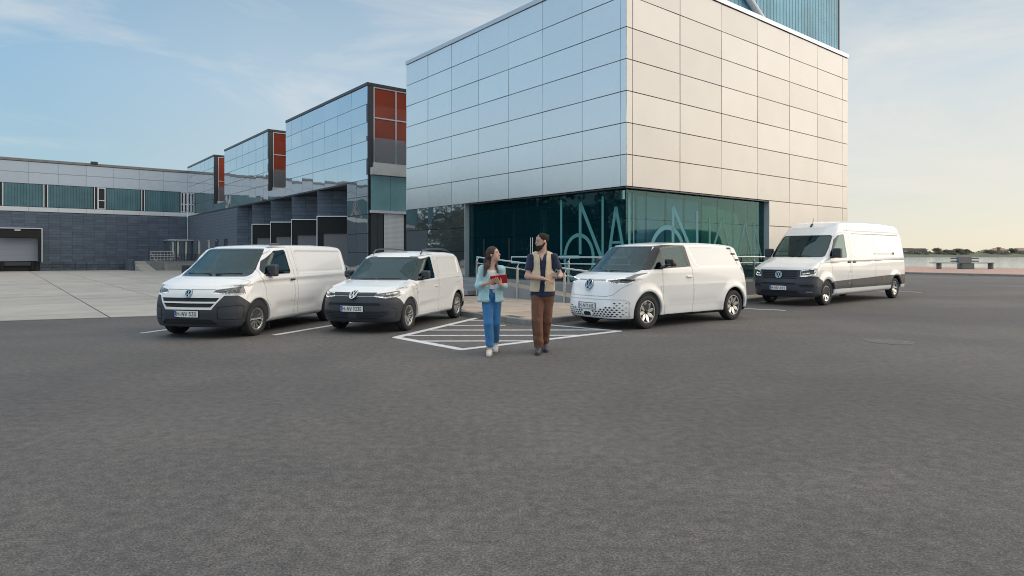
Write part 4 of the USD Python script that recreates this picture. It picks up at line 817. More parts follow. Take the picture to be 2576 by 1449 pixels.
v.put('roof_sensor', MF.batch_hull([sph((2.75, 0, 1.80), .03), sph((3.05, 0, 1.82), .02), sph((2.78, .12, 1.80), .03), sph((2.78, -.12, 1.80), .03), sph((2.85, 0, 1.835), .02)]), M_PLAST)
v.put('wiper', cat_mesh([tube([(.80, .6, 1.215), (.68, .1, 1.205)], .010, 6), tube([(.68, -.0, 1.205), (.80, -.6, 1.215)], .010, 6)]), M_GRILL)
v.put('mud_flap', to_mf(bx(1.22, 1.235, .70, .92, .10, .30)), M_GRILL)
for x, y, sd in ((.80, .84, 1), (.80, .84, -1), (3.70, .84, 1), (3.70, .84, -1)): v.wheel(x, y * sd, .33, .33, .215, 'ten')
v.cab(1.55, .42, .78, 1.15, .70, 2.35, 1.72, .32)

# ---- van 2: compact van with roof rails
side = smooth_poly([(.07, .22), (.0, .32), (-.02, .45), (-.01, .62), (.04, .74), (.07, .80), (.13, .845), (.40, .925), (.75, .99), (.97, 1.035), (1.05, 1.085), (1.68, 1.50), (1.80, 1.565), (2.02, 1.625), (2.5, 1.665), (3.2, 1.66), (3.72, 1.63), (3.86, 1.57), (3.95, 1.3), (4.03, 1.0), (4.08, .75), (4.12, .55), (4.10, .30), (4.02, .22)], .04)
f2 = [lambda x, z: -.012 * sstep(-rrect_sd(x, z, 2.44, 3.68, 1.13, 1.53, .08) / .025),
      lambda x, z: .014 * np.exp(-((np.hypot(x - .82, z - .32) - .41) / .06) ** 2) + .014 * np.exp(-((np.hypot(x - 3.58, z - .32) - .41) / .06) ** 2),
      lambda x, z: -.02 * np.exp(-((z - (.47 + .03 * (x - 1.3))) / .08) ** 2) * sstep((x - 1.2) / .2) * sstep((3.2 - x) / .3) + .010 * np.exp(-((z - .98 - .02 * x) / .03) ** 2) * sstep((x - 1.) / .3)]
v = Van('van', 'compact white van with black roof rails and number plate H NV 923E', (-3.197, 12.687), .285, side,
        [(.15, .80), (.28, .855), (.5, .875), (.8, .88), (.98, .875), (1.1, .855), (1.5, .765), (1.72, .70)], lambda u, z: np.where(z < .9, .14, .14 + .12 * np.clip((z - .9) / .3, 0, 1)) * u ** 2 + np.where(z < .9, .30, .10) * u ** 6, .08, [(.82, .32, .395, .54), (3.58, .32, .395, .54)], feats=f2)
ws = rpoly([(-.715, 1.055), (.715, 1.055), (.68, 1.25), (.62, 1.51), (-.62, 1.51), (-.68, 1.25)], .05)
v.claim('windscreen', prX(ws, .5, 2.1), G_WIND, 'skin'); v.claim('windscreen_seal', prX(glass_ring(ws, .02), .4, 2.1), M_GLOSS)
sw = rpoly([(1.10, 1.035), (1.36, 1.28), (1.70, 1.47), (2.10, 1.535), (2.14, 1.07)], .03)
dr = [(1.17, .92), (1.05, 1.0), (1.3, 1.30), (1.62, 1.51), (2.10, 1.59), (2.24, 1.585), (2.28, 1.1), (2.36, .82), (2.34, .27), (1.27, .27), (1.22, .5)]
v.groove([dr + [dr[0]], [(2.30, 1.59), (2.36, 1.1), (2.42, .8)], [(3.45, 1.03), (3.62, 1.035)], [(3.5, .90), (3.66, .905)], [(.95, 1.0), (.75, .94), (.45, .87), (.36, .82)], [(.98, .86), (1.13, .87), (1.16, .80), (1.16, .66), (1.12, .63), (1.03, .70), (.97, .80), (.98, .86)]])
v.claim('side_window', prY(sw, .4, 1.2), G_SIDE, 'skin'); v.claim('side_window', prY(sw, -1.2, -.4), G_SIDE, 'skin')
wr = glass_ring(sw, .016); v.claim('window_seal', prY(wr, .4, 1.2) + prY(wr, -1.2, -.4), M_GLOSS)
hl = [(.44, .755), (.47, .80), (.70, .83), (.89, .875), (.875, .80), (.84, .735), (.66, .705)]
for sgn in (1, -1):
    q = hl if sgn > 0 else mirp(hl); h_ = v.claim('headlight', prX(rpoly(q, .012), -.3, .46), M_LAMPD)
    for ln, w_ in (([(.46, .752), (.66, .722), (.83, .745), (.868, .855)], .012), ([(.66, .79), (.80, .815)], .012)): v.claim('led_strip', prX(sg.LineString([(sgn * a, b) for a, b in ln]).buffer(w_), -.3, .45), M_LED, 'skin', keep=False, parent=h_)
    v.claim('projector', prX(sg.Point(sgn * .60, .775).buffer(.028), -.3, .4), M_CHROME, 'skin', keep=False, parent=h_)
v.claim('grille_band', prX(sg.Polygon([(-.46, .755), (.46, .755), (.48, .825), (-.48, .825)]), -.3, .4), M_PLAST)
v.claim('grille', prX(rpoly([(-.60, .565), (.60, .565), (.54, .615), (-.54, .615)], .012), -.3, .5), M_GRILL, 'deep')
low = sg.Polygon([(-.74, .46), (.74, .46), (.70, .36), (.48, .30), (-.48, .30), (-.70, .36)])
hexs = []
for i in range(-13, 14):
    for j in range(5):
        cx_, cz_ = i * .058 + (.029 if j % 2 else 0), .315 + j * .031; hexs.append(sg.Polygon([(cx_ - .025, cz_), (cx_ - .010, cz_ + .012), (cx_ + .010, cz_ + .012), (cx_ + .025, cz_), (cx_ + .010, cz_ - .012), (cx_ - .010, cz_ - .012)]))
hx = shapely.union_all(hexs).intersection(low.buffer(-.004)).difference(sg.box(-.09, .2, .09, .6))
v.claim('honeycomb', prX(hx, -.3, .5), M_GRILL, 'deep')
v.groove([[(.22, .52), (.30, .50), (.30, .34)]])
v.claim('bumper', prY(sg.Polygon([(-.5, 0), (.62, 0), (.56, .52), (.42, .68), (.30, .745), (-.5, .757)]), -2, 2), M_PLAST)
v.claim('rear_bumper', prY(sg.Polygon([(3.95, 0), (4.3, 0), (4.3, .64), (4.06, .62), (3.97, .45)]), -2, 2), M_PLAST)
v.claim('hood', prZ(sg.Polygon([(-.3, -.66), (-.3, .66), (.4, .72), (.95, .79), (1.06, .76), (1.06, -.76), (.95, -.79), (.4, -.72)]), .83, 1.06), M_PAINT)
v.claim('front_door', prY(sg.Polygon(dr), .4, 1.3), M_PAINT)
v.claim('tail_light', prY(sg.box(3.93, .72, 4.3, 1.12), -2, 2), M_LAMPR)
v.finish()
v.plate(0, .50, ('H', 'NV 923E'), .50, .115); v.emblem(0, .79, .082)
for sd in (1, -1):
    v.mirror((1.45, .935, 1.155), (.14, .19, .16), sd, (1.32, .84, 1.07), gloss=False)
    y = .60 * sd; v.put('roof_rail', cat_mesh([tube([(1.95, y, 1.60), (2.06, y, 1.685), (2.3, y, 1.715), (2.9, y, 1.725), (3.45, y, 1.705), (3.66, y, 1.67), (3.74, y, 1.61)], .017, 8)]), M_GLOSS)
v.put('door_handle', rbox(2.14, 2.30, .865, .90, .85, .888, .016), M_PAINT)
v.put('lock', MF.cylinder(.01, .012, .012, 12).rotate((-90, 0, 0)).translate((1.21, .872, .775)), M_GRILL)
v.put('wiper', cat_mesh([tube([(1.05, .55, 1.075), (.95, .05, 1.07)], .009, 6), tube([(.95, -.0, 1.07), (1.05, -.55, 1.075)], .009, 6)]), M_GRILL)
for x, y, sd in ((.82, .77, 1), (.82, .77, -1), (3.58, .77, 1), (3.58, .77, -1)): v.wheel(x, y * sd, .32, .32, .20, 'twin')
v.cab(1.62, .38, 1.0, 1.02, .62, 2.42, 1.55, .26)

# ---- van 3: rounded electric van with honeycomb grille
side = smooth_poly([(.07, .21), (.0, .30), (-.02, .45), (.0, .63), (.035, .80), (.08, .98), (.15, 1.075), (.28, 1.14), (.56, 1.205), (.66, 1.255), (1.28, 1.765), (1.48, 1.82), (2.0, 1.865), (3.0, 1.875), (3.8, 1.85), (4.25, 1.815), (4.36, 1.77), (4.50, 1.45), (4.62, 1.15), (4.70, .85), (4.74, .55), (4.72, .34), (4.62, .21)], .045)
f3 = [lambda x, z: -.010 * sstep(-rrect_sd(x + .55 * (z - 1.55), z, 2.52, 4.17, 1.30, 1.775, .10) / .03),
      lambda x, z: .030 * np.exp(-((np.hypot(x - .91, z - .365) - .47) / .075) ** 2) * (z > -1) + .030 * np.exp(-((np.hypot(x - 4.04, z - .365) - .47) / .075) ** 2),
      lambda x, z: .010 * np.exp(-((z - 1.245) / .02) ** 2) * sstep((x - .9) / .3) - .014 * np.exp(-((z - .48) / .12) ** 2) * sstep((x - 1.45) / .25) * sstep((3.5 - x) / .3)]
v = Van('van', 'rounded white van with honeycomb grille and number plate H NV 168E, beside the couple', (1.625, 13.694), .922, side,
        [(.15, .83), (.26, .88), (.5, .91), (.9, .915), (1.2, .905), (1.28, .885), (1.75, .765), (1.9, .70)], lambda u, z: np.where(z < 1.05, .16, .16 + .12 * np.clip((z - 1.05) / .3, 0, 1)) * u ** 2 + np.where(z < 1.05, .30, .10) * u ** 6, .095, [(.91, .365, .44, .56), (4.04, .365, .44, .56)], feats=f3, rear_bow=.10)
ws = rpoly([(-.765, 1.215), (.765, 1.215), (.70, 1.45), (.60, 1.755), (-.60, 1.755), (-.70, 1.45)], .05)
v.claim('windscreen', prX(ws, .3, 1.75), G_WIND, 'skin'); v.claim('windscreen_seal', prX(glass_ring(ws, .018), .3, 1.75), M_GLOSS)
qw = rpoly([(.98, 1.275), (1.335, 1.285), (1.42, 1.66)], .025); sw = rpoly([(1.45, 1.30), (1.51, 1.755), (2.22, 1.775), (2.31, 1.335)], .03)
band = sg.Polygon([(.80, 1.25), (1.385, 1.27), (1.40, 1.275), (2.42, 1.315), (2.385, 1.50), (2.33, 1.802), (1.62, 1.80), (1.44, 1.775)])
dr = [(1.40, 1.26), (1.40, .95), (1.43, .45), (1.5, .27), (2.46, .275), (2.48, .8), (2.44, 1.25), (2.42, 1.31)]
v.groove([dr, [(1.33, .90), (1.42, .55)]])
for y0, y1 in ((.4, 1.2), (-1.2, -.4)):
    v.claim('quarter_window', prY(qw, y0, y1), G_SIDE, 'skin'); v.claim('side_window', prY(sw, y0, y1), G_SIDE, 'skin')
v.claim('window_band', prY(band, .4, 1.2) + prY(band, -1.2, -.4), M_GLOSS)
hl = [(.40, 1.035), (.55, 1.052), (.78, 1.085), (.96, 1.14), (.93, 1.06), (.84, .975), (.66, .965), (.52, .985)]
for sgn in (1, -1):
    q = hl if sgn > 0 else mirp(hl); h_ = v.claim('headlight', prX(rpoly(q, .012), -.3, .52), M_LAMPD)
    for ln in ([(.42, 1.03), (.55, .99), (.68, .973), (.84, .985), (.91, 1.06)], [(.42, 1.043), (.60, 1.06), (.78, 1.088)]): v.claim('led_strip', prX(sg.LineString([(sgn * a, b) for a, b in ln]).buffer(.0085), -.3, .5), M_LED, 'skin', keep=False, parent=h_)
    v.claim('projector', prX(sg.Point(sgn * .70, 1.025).buffer(.03).union(sg.Point(sgn * .62, 1.02).buffer(.025)), -.3, .4), M_CHROME, 'skin', keep=False, parent=h_)
v.claim('light_wing', prY(sg.Polygon([(.36, 1.10), (.60, 1.165), (.92, 1.20), (.93, 1.185), (.62, 1.12), (.44, 1.05)]), .6, 1.3) + prY(sg.Polygon([(.36, 1.10), (.60, 1.165), (.92, 1.20), (.93, 1.185), (.62, 1.12), (.44, 1.05)]), -1.3, -.6), M_LAMPD)
v.claim('light_bar', prX(sg.box(-.42, 1.028, .42, 1.050), -.3, .4), M_GLOSS); v.claim('led_strip', prX(sg.box(-.42, 1.036, .42, 1.042), -.3, .4), M_LED, 'skin', keep=False)
v.grooveX([[(-.78, 1.0), (-.74, .86), (-.64, .74), (-.5, .70), (.5, .70), (.64, .74), (.74, .86), (.86, .97)]], .6)
gp_ = rpoly([(-.86, .255), (.86, .255), (.87, .585), (.8, .635), (-.8, .635), (-.87, .585)], .04)
v.rem = v.rem - (prX(gp_.buffer(.008).difference(gp_.buffer(-.006)), -.3, .5) ^ v.skin)
dia = []
for j in range(7):
    for i in range(-12, 13):
        cy_, cz_ = i * .084 + (.042 if j % 2 else 0), .285 + j * .046; ay_ = abs(cy_)
        if (j >= 3 and ay_ < .34) or (j >= 4 and ay_ < .50) or (j >= 5 and ay_ < .64) or (ay_ < .145 and cz_ < .38): continue
        k_ = (1.06 - .04 * j) * (1 - .55 * float(sstep(np.array((ay_ - .60) / .28)))); dia.append(sg.Polygon([(cy_ - .038 * k_, cz_), (cy_ - .012 * k_, cz_ + .020 * k_), (cy_ + .012 * k_, cz_ + .020 * k_), (cy_ + .038 * k_, cz_), (cy_ + .012 * k_, cz_ - .020 * k_), (cy_ - .012 * k_, cz_ - .020 * k_)]))
v.claim('honeycomb', prX(shapely.union_all(dia).intersection(gp_.buffer(-.02)), -.3, .5), M_GRILL, 'deep')
v.claim('sensor_block', prX(rpoly([(-.10, .275), (.10, .275), (.11, .34), (.06, .365), (-.06, .365), (-.11, .34)], .012), -.3, .3), M_GLOSS)
v.claim('lower_trim', prY(sg.Polygon([(-.5, 0), (5, 0), (5, .33), (4.45, .30), (3.7, .275), (1.3, .275), (.5, .235), (-.5, .245)]), -2, 2), M_GRILL)
v.claim('front_door', prY(sg.Polygon(dr), .4, 1.3), M_PAINT)
v.claim('hood', prX(sg.Polygon([(-.75, 1.0), (-.72, .86), (-.62, .74), (-.48, .705), (.48, .705), (.62, .74), (.72, .86), (.75, 1.0)]), -.3, .4), M_PAINT)
for q in ((4.03, 1.735), (4.15, 1.60), (4.27, 1.455)):
    pv_ = sa.skew(rpoly([(q[0] - .085, q[1] - .022), (q[0] + .085, q[1] - .022), (q[0] + .085, q[1] + .022), (q[0] - .085, q[1] + .022)], .018), xs=-15); v.claim('side_vent', prY(pv_, .4, 1.2), M_GRILL); v.claim('side_vent', prY(pv_, -1.2, -.4), M_GRILL)
tl = rpoly([(4.30, 1.275), (4.75, 1.285), (4.75, 1.12), (4.44, 1.13)], .02); v.claim('tail_light', prY(tl, .4, 1.2), mat('smoked_lamp', (.05, .012, .012), .1, coat=1.0)); v.claim('tail_light', prY(tl, -1.2, -.4), mat('smoked_lamp'))
v.finish()
v.plate(0, .49, ('H', 'NV168E'), .50, .115); v.emblem(0, .955, .112)
for sd in (1, -1): v.mirror((1.44, 1.06, 1.405), (.15, .22, .17), sd, (1.36, .90, 1.30), gloss=True)
v.put('door_handle', rbox(2.22, 2.42, .90, .935, 1.065, 1.11, .02), M_PAINT)
v.put('wiper', cat_mesh([tube([(.78, .6, 1.245), (.60, .1, 1.235)], .009, 6), tube([(.60, .0, 1.235), (.78, -.6, 1.245)], .009, 6)]), M_GRILL)
for x, y, sd in ((.91, .80, 1), (.91, .80, -1), (4.04, .80, 1), (4.04, .80, -1)): v.wheel(x, y * sd, .365, .365, .235, 'petal')
v.cab(1.5, .45, .70, 1.20, .66, 2.50, 1.76, .32)

# ---- van 4: tall long panel van
side = smooth_poly([(.10, .27), (.03, .36), (.0, .52), (.0, .72), (.05, .86), (.07, 1.10), (.14, 1.19), (.45, 1.33), (.80, 1.45), (1.0, 1.515), (1.06, 1.58), (1.70, 2.17), (1.86, 2.30), (2.12, 2.50), (2.42, 2.645), (2.8, 2.70), (4.0, 2.745), (5.8, 2.74), (6.9, 2.70), (7.10, 2.62), (7.24, 2.40), (7.36, 1.9), (7.44, 1.3), (7.46, .9), (7.46, .50), (7.40, .33)], .06)
f4 = [lambda x, z: -.012 * sstep(-rrect_sd(x, z, 2.95, 7.05, 1.52, 2.30, .12) / .03),
      lambda x, z: -.014 * np.exp(-((z - (1.33 + .012 * (x - 2))) / .022) ** 2) * sstep((x - .7) / .3) - .016 * np.exp(-((z - 2.36) / .03) ** 2) * sstep((x - 2.4) / .2),
      lambda x, z: .030 * np.exp(-((np.hypot(x - 1.13, z - .37) - .53) / .085) ** 2) + .030 * np.exp(-((np.hypot(x - 6.48, z - .37) - .53) / .085) ** 2)]
v = Van('van', 'tall long white van with dark side cladding and number plate H NV 601, rightmost', (8.326, 19.85), .892, side,
        [(.2, .95), (.35, 1.0), (.6, 1.015), (1.2, 1.01), (1.5, .995), (2.2, .92), (2.5, .86), (2.8, .74)], lambda u, z: np.where(z < 1.1, .15, .15 + .07 * np.clip((z - 1.1) / .4, 0, 1)) * u ** 2 + np.where(z < 1.1, .24, .08) * u ** 6, .11, [(1.13, .37, .46, .62), (6.48, .37, .46, .62)], feats=f4, h=.04)
ws = rpoly([(-.865, 1.525), (.865, 1.525), (.85, 1.8), (.79, 2.20), (-.79, 2.20), (-.85, 1.8)], .06)
v.claim('windscreen', prX(ws, .6, 2.3), G_WIND, 'skin'); v.claim('windscreen_seal', prX(glass_ring(ws, .02), .6, 2.3), M_GLOSS)
sw = rpoly([(1.33, 1.485), (1.62, 1.80), (1.84, 2.06), (2.05, 2.19), (2.46, 2.25), (2.52, 1.50)], .05)
dr = [(1.42, 1.38), (1.28, 1.45), (1.5, 1.76), (1.86, 2.15), (2.2, 2.30), (2.60, 2.325), (2.66, 1.8), (2.78, 1.3), (2.78, .50), (1.75, .50), (1.50, .92), (1.45, 1.2)]
v.groove([dr + [dr[0]], [(2.74, 2.60), (2.80, 2.3), (2.86, 1.3), (2.88, .5)], [(4.66, 2.68), (4.72, 2.2), (4.74, 1.3), (4.74, .45)], [(2.58, .62), (2.58, .95), (2.74, 1.06)], [(1.02, 1.50), (.62, 1.22), (.55, 1.17)]], w=.019)
for y0, y1 in ((.4, 1.3), (-1.3, -.4)): v.claim('side_window', prY(sw, y0, y1), G_SIDE, 'skin')
wr = glass_ring(sw, .02); v.claim('window_seal', prY(wr, .4, 1.3) + prY(wr, -1.3, -.4), M_GLOSS)
hl = [(.64, .895), (.67, 1.115), (.86, 1.145), (1.02, 1.185), (.99, 1.06), (.955, .95), (.80, .905)]
for sgn in (1, -1):
    q = hl if sgn > 0 else mirp(hl); h_ = v.claim('headlight', prX(rpoly(q, .015), -.3, .50), M_LAMPD)
    for ln, w_ in (([(.69, 1.095), (.86, 1.125), (.985, 1.155), (.965, .975)], .016), ([(.665, .925), (.80, .93), (.93, .965)], .018), ([(.72, 1.0), (.86, 1.02)], .018)): v.claim('led_strip', prX(sg.LineString([(sgn * a, b) for a, b in ln]).buffer(w_), -.3, .5), M_LED, 'skin', keep=False, parent=h_)
gr = sg.Polygon([(-.62, .83), (.62, .83), (.655, 1.115), (-.655, 1.115)])
for i in range(5): v.claim('grille', prX(sg.box(-.55, .835 + i * .055, .55, .865 + i * .055), -.3, .5), M_GRILL, 'deep')
v.claim('grille_surround', prX(gr, -.3, .45), M_PLAST)
v.claim('grille', prX(rpoly([(-.56, .66), (.56, .66), (.52, .71), (-.52, .71)], .01), -.3, .5), M_GRILL, 'deep')
v.claim('lower_grille', prX(rpoly([(-.66, .37), (.66, .37), (.56, .465), (-.56, .465)], .01), -.3, .5), M_GRILL, 'deep')
for sgn in (1, -1):
    v.claim('side_vent', prX(rpoly([(sgn * .66, .58), (sgn * .96, .58), (sgn * .96, .66), (sgn * .62, .66)], .01), -.3, .6), M_GRILL, 'deep')
    v.claim('fog_light', prX(sg.box(min(sgn * .80, sgn * .94), .425, max(sgn * .80, sgn * .94), .455), -.3, .6), M_CHROME)
v.groove([[(.08, .60), (.35, .56), (.52, .60)]])
v.claim('bumper', prY(sg.Polygon([(-.5, 0), (.95, 0), (.90, .55), (.76, .78), (.52, .91), (.30, .93), (-.5, .835)]), -2, 2), M_PLAST)
v.claim('side_cladding', prY(sg.Polygon([(1.45, .49), (7.6, .505), (7.6, .86), (6.0, .86), (1.45, .74)]), .6, 1.4) + prY(sg.Polygon([(1.45, .49), (7.6, .505), (7.6, .86), (6.0, .86), (1.45, .74)]), -1.4, -.6), M_PLAST)
v.claim('hood', prZ(sg.Polygon([(-.3, -.7), (-.3, .7), (.5, .82), (1.0, .93), (1.2, .9), (1.2, -.9), (1.0, -.93), (.5, -.82)]), 1.115, 1.53), M_PAINT)
v.claim('front_door', prY(sg.Polygon(dr), .4, 1.3), M_PAINT)
v.claim('sliding_door', prY(sg.Polygon([(2.86, .505), (4.74, .505), (4.73, 2.3), (2.82, 2.3)]), .4, 1.3), M_PAINT)
v.claim('tail_light', prY(sg.box(7.34, .92, 7.7, 1.50), .4, 2), M_LAMPR); v.claim('tail_light', prY(sg.box(7.34, .92, 7.7, 1.50), -2, -.4), M_LAMPR)
v.finish()
v.plate(0, .55, ('H', 'NV 601'), .54, .125); v.emblem(0, .965, .108)
for sd in (1, -1): v.mirror((1.50, 1.13, 1.64), (.17, .25, .30), sd, (1.38, .98, 1.50), gloss=False)
for x in (2.62, 3.0): v.put('door_handle', MF.batch_hull([sph((x, .995, 1.345), .03, 14), sph((x + .16, .995, 1.345), .03, 14), sph((x + .08, .98, 1.38), .035, 14)]), M_PLAST)
v.put('slide_rail', cat_mesh([bx(4.68, 6.30, .955, .985, 1.60, 1.64)]), M_LTMET); v.put('rail_stop', rbox(6.26, 6.36, .955, 1.0, 1.585, 1.665, .015), M_GRILL)
for x, z in ((2.60, .66), (5.36, .74), (7.16, .74)): v.put('side_marker', to_mf(bx(x - .035, x + .035, 1.0, 1.028, z - .035, z + .035)), M_AMBER)
v.put('aerial', cat_mesh([tm(MF.batch_hull([sph((2.14, 0, 2.53), .03), sph((2.26, 0, 2.60), .022), sph((2.2, 0, 2.60), .02)])), tube([(2.22, 0, 2.58), (2.34, 0, 2.80)], .008, 6)]), M_GRILL)
v.put('wiper', cat_mesh([tube([(1.2, .7, 1.56), (1.0, .1, 1.55)], .011, 6), tube([(1.0, .0, 1.55), (1.2, -.7, 1.56)], .011, 6)]), M_GRILL)
for x, y, sd in ((1.13, .88, 1), (1.13, .88, -1), (6.48, .88, 1), (6.48, .88, -1)): v.wheel(x, y * sd, .37, .37, .235, 'cap')
v.cab(1.95, .62, 1.20, 1.46, .78, 2.85, 2.3, .42)
# ---------------------------------------------------------------- people
M_SKINW = mat('skin_woman', (.60, .36, .265), .5, noise=(60, .08, 4)); M_SKINM = mat('skin_man', (.55, .33, .25), .5, noise=(60, .08, 4))
M_HAIRW = mat('hair_brown', (.040, .018, .012), .5, bump=(150, .6, .006), noise=(90, .45, 4), hue=(.10, .042, .024)); M_HAIRM = mat('hair_black', (.020, .014, .011), .75, bump=(220, .6, .005), noise=(120, .4, 4), spec=.25)
M_JACK = mat('jacket_light_blue', (.36, .56, .60), .8, noise=(7, .06, 4), sheen=.2, bump=(15, .3, .03, 3)); M_TOPW = mat('white_top', (.72, .68, .65), .85, noise=(9, .05, 4))
M_JEAN = mat('blue_trousers', (.030, .15, .35), .85, noise=(10, .16, 5), sheen=.15, bump=(12, .4, .03, 3)); M_SHOEW = mat('white_trainer', (.62, .60, .57), .6, noise=(20, .1, 3)); M_SOLE = mat('pale_sole', (.42, .39, .33), .7)
M_VEST = mat('beige_vest', (.58, .47, .33), .9, noise=(12, .07, 5), sheen=.2, bump=(10, .25, .03, 3)); M_NAVY = mat('navy_polo', (.010, .016, .048), .85, noise=(9, .2, 4), sheen=.15, bump=(12, .35, .03, 3))
M_BROWN = mat('brown_trousers', (.150, .066, .040), .85, noise=(8, .18, 5), bump=(10, .4, .035, 3)); M_SHOEM = mat('dark_trainer', (.045, .045, .05), .6, noise=(20, .2, 3)); M_SOLED = mat('dark_sole', (.02, .02, .022), .7)
M_EYE = mat('eye_white', (.7, .68, .66), .3); M_IRIS = mat('iris_dark', (.03, .018, .012), .2); M_LIP = mat('lip', (.36, .13, .11), .45); M_TRIMW = mat('vest_edge', (.56, .47, .35), .9)
V3 = lambda *a: np.array(a, float)
def cone(P, a, b, ra, rb):
    a, b = V3(*a), V3(*b); d = b - a; t = np.clip(((P - a) @ d) / max(d @ d, 1e-9), 0, 1); return np.linalg.norm(P - a - t[:, None] * d, axis=1) - (ra + t * (rb - ra))
def smin(a, b, k): h = np.clip(.5 + .5 * (b - a) / k, 0, 1); return b * (1 - h) + a * h - k * h * (1 - h)
def smax(a, b, k): return -smin(-a, -b, k)
def ell(P, c, r, R=None):
    q = P - V3(*c); q = q @ R if R is not None else q; r = V3(*r); k0 = np.linalg.norm(q / r, axis=1); k1 = np.linalg.norm(q / r ** 2, axis=1); return k0 * (k0 - 1) / np.maximum(k1, 1e-9)
def chain(P, items, k=.03):
    d = None
    for it in items:
        e = it(P) if callable(it) else cone(P, *it); d = e if d is None else smin(d, e, k)
    return d
def blob(f, lo, hi, h, proj=True):
    lo, hi = V3(*lo), V3(*hi); n = np.ceil((hi - lo) / h).astype(int) + 1
    G = np.meshgrid(*[lo[i] + np.arange(n[i]) * h for i in range(3)], indexing='ij'); F = f(np.stack([g.ravel() for g in G], 1)).reshape(n)
    V, T = surf_net(F, lo, h)
    if proj:
        g = grad(f, V, h * .4); V = V - np.clip(f(V) / np.maximum((g * g).sum(1), .3), -h, h)[:, None] * g
    return trimesh.Trimesh(V, T, process=False)
def folds(P, s, amp, seed, zs=.35): return amp * (meshkit.fbm(P * V3(s, s, s * zs), 3, seed) - .5) * 2
class Figure:
    def __init__(s, label, base): s.b = V3(base[0], base[1], 0); s.t = thing('person', label, 'person', tuple(s.b))
    def put(s, name, m, mt, parent=None, smooth=True, **kw):
        m = tm(m).copy(); m.vertices = m.vertices - s.b; return obj(name, m, mt, parent or s.t, smooth, **kw)
def head_frame(yaw, pitch, roll=0):
    """columns: right, forward, up; yaw 0 looks at the camera (-y), positive turns to the picture's right"""
    y = math.radians(yaw); f = V3(math.sin(y), -math.cos(y), 0); p = math.radians(pitch); f = f * math.cos(p) + V3(0, 0, math.sin(p)); r = np.cross(f, V3(0, 0, 1)); r /= np.linalg.norm(r); u = np.cross(r, f)
    return np.stack([r, f, u], 1)
def head_sd(c, R, s=1.0, jaw=1.0):
    at = lambda x, y, z: c + R @ (V3(x, y, z) * s)
    def f(P):
        d = ell(P, at(0, -.012, .028), V3(.074, .094, .092) * s, R)
        d = smin(d, ell(P, at(0, .026, -.045), V3(.056, .064, .075) * s, R), .03 * s)
        d = smin(d, ell(P, at(0, .048, -.088), V3(.026 * jaw, .028, .024) * s, R), .025 * s)
        d = smin(d, cone(P, at(0, .080, .012), at(0, .103, -.024), .009 * s, .012 * s), .014 * s)
        for k in (-1, 1):
            d = smin(d, ell(P, at(k * .075, -.012, -.008), V3(.010, .020, .032) * s, R), .008 * s)
            d = -smin(-d, ell(P, at(k * .032, .094, .010), V3(.018, .014, .011) * s, R), .012 * s)
        d = smin(d, ell(P, at(0, .082, -.056), V3(.024, .012, .007) * s, R), .01 * s)
        return d
    return f, at
def hand_sd(w, d, pn, spread, curls, L=.185, side=1):
    """w wrist, d direction to the fingers, pn palm normal (the side the fingers curl to); 5 finger chains, thumb first"""
    w, d, pn = V3(*w), V3(*d), V3(*pn); d /= np.linalg.norm(d); pn = pn - d * (pn @ d); pn /= np.linalg.norm(pn); q = np.cross(d, pn) * side
    it = [(w, w + d * L * .2, .023, .026)]
    for k in (-1.4, -.5, .5, 1.4): it.append((w + d * L * .12 + q * k * .009, w + d * L * .50 + q * k * .0165, .015, .0125))
    tips = []
    for i, (k, ln, cu) in enumerate(zip((-1.5, -.5, .5, 1.5), (.9, 1.0, .95, .76), curls[1:])):
        p = w + d * L * .50 + q * k * .0165; a = 0; rr = .0092
        for j, seg in enumerate((.24, .155, .12)):
            a += cu * (1, 1.1, .7)[j]; dv = d * math.cos(a) + pn * math.sin(a) + q * k * spread; n_ = p + dv / np.linalg.norm(dv) * L * seg * ln; it.append((p, n_, rr, rr - .0007)); p = n_; rr -= .0008
    p = w + d * L * .16 - q * .020; a0 = curls[0]
    for j, seg in enumerate((.22, .18, .14)):
        dv = d * math.cos(.5) - q * math.sin(.75 - .28 * j) + pn * (.35 + a0 * j * .5); n_ = p + dv / np.linalg.norm(dv) * L * seg; it.append((p, n_, .0125 - .0012 * j, .0115 - .0012 * j)); p = n_
    return it, w
def shoe(heel, toe, wd, ht):
    heel, toe = V3(*heel), V3(*toe); d = toe - heel; d /= np.linalg.norm(d); m = heel + d * .09
    up = lambda P: smax(chain(P, [(heel + V3(0, 0, .05), heel + V3(0, 0, ht), wd * .40, wd * .36), (heel + V3(0, 0, .045), m + V3(0, 0, .05), wd * .42, wd * .46), (m + V3(0, 0, .055), toe - d * .05 + V3(0, 0, .034), wd * .46, wd * .36)], .03), .020 - P[:, 2] + 0 * P[:, 2], .006)
    so = lambda P: smax(smax(chain(P, [(heel + V3(0, 0, .02), m + V3(0, 0, .02), wd * .45, wd * .5), (m + V3(0, 0, .02), toe - d * .045 + V3(0, 0, .02), wd * .5, wd * .42)], .02), P[:, 2] - .026, .004), .003 - P[:, 2], .004)
    return up, so
def bb(pts, m): p = np.array(pts, float); return p.min(0) - m, p.max(0) + m

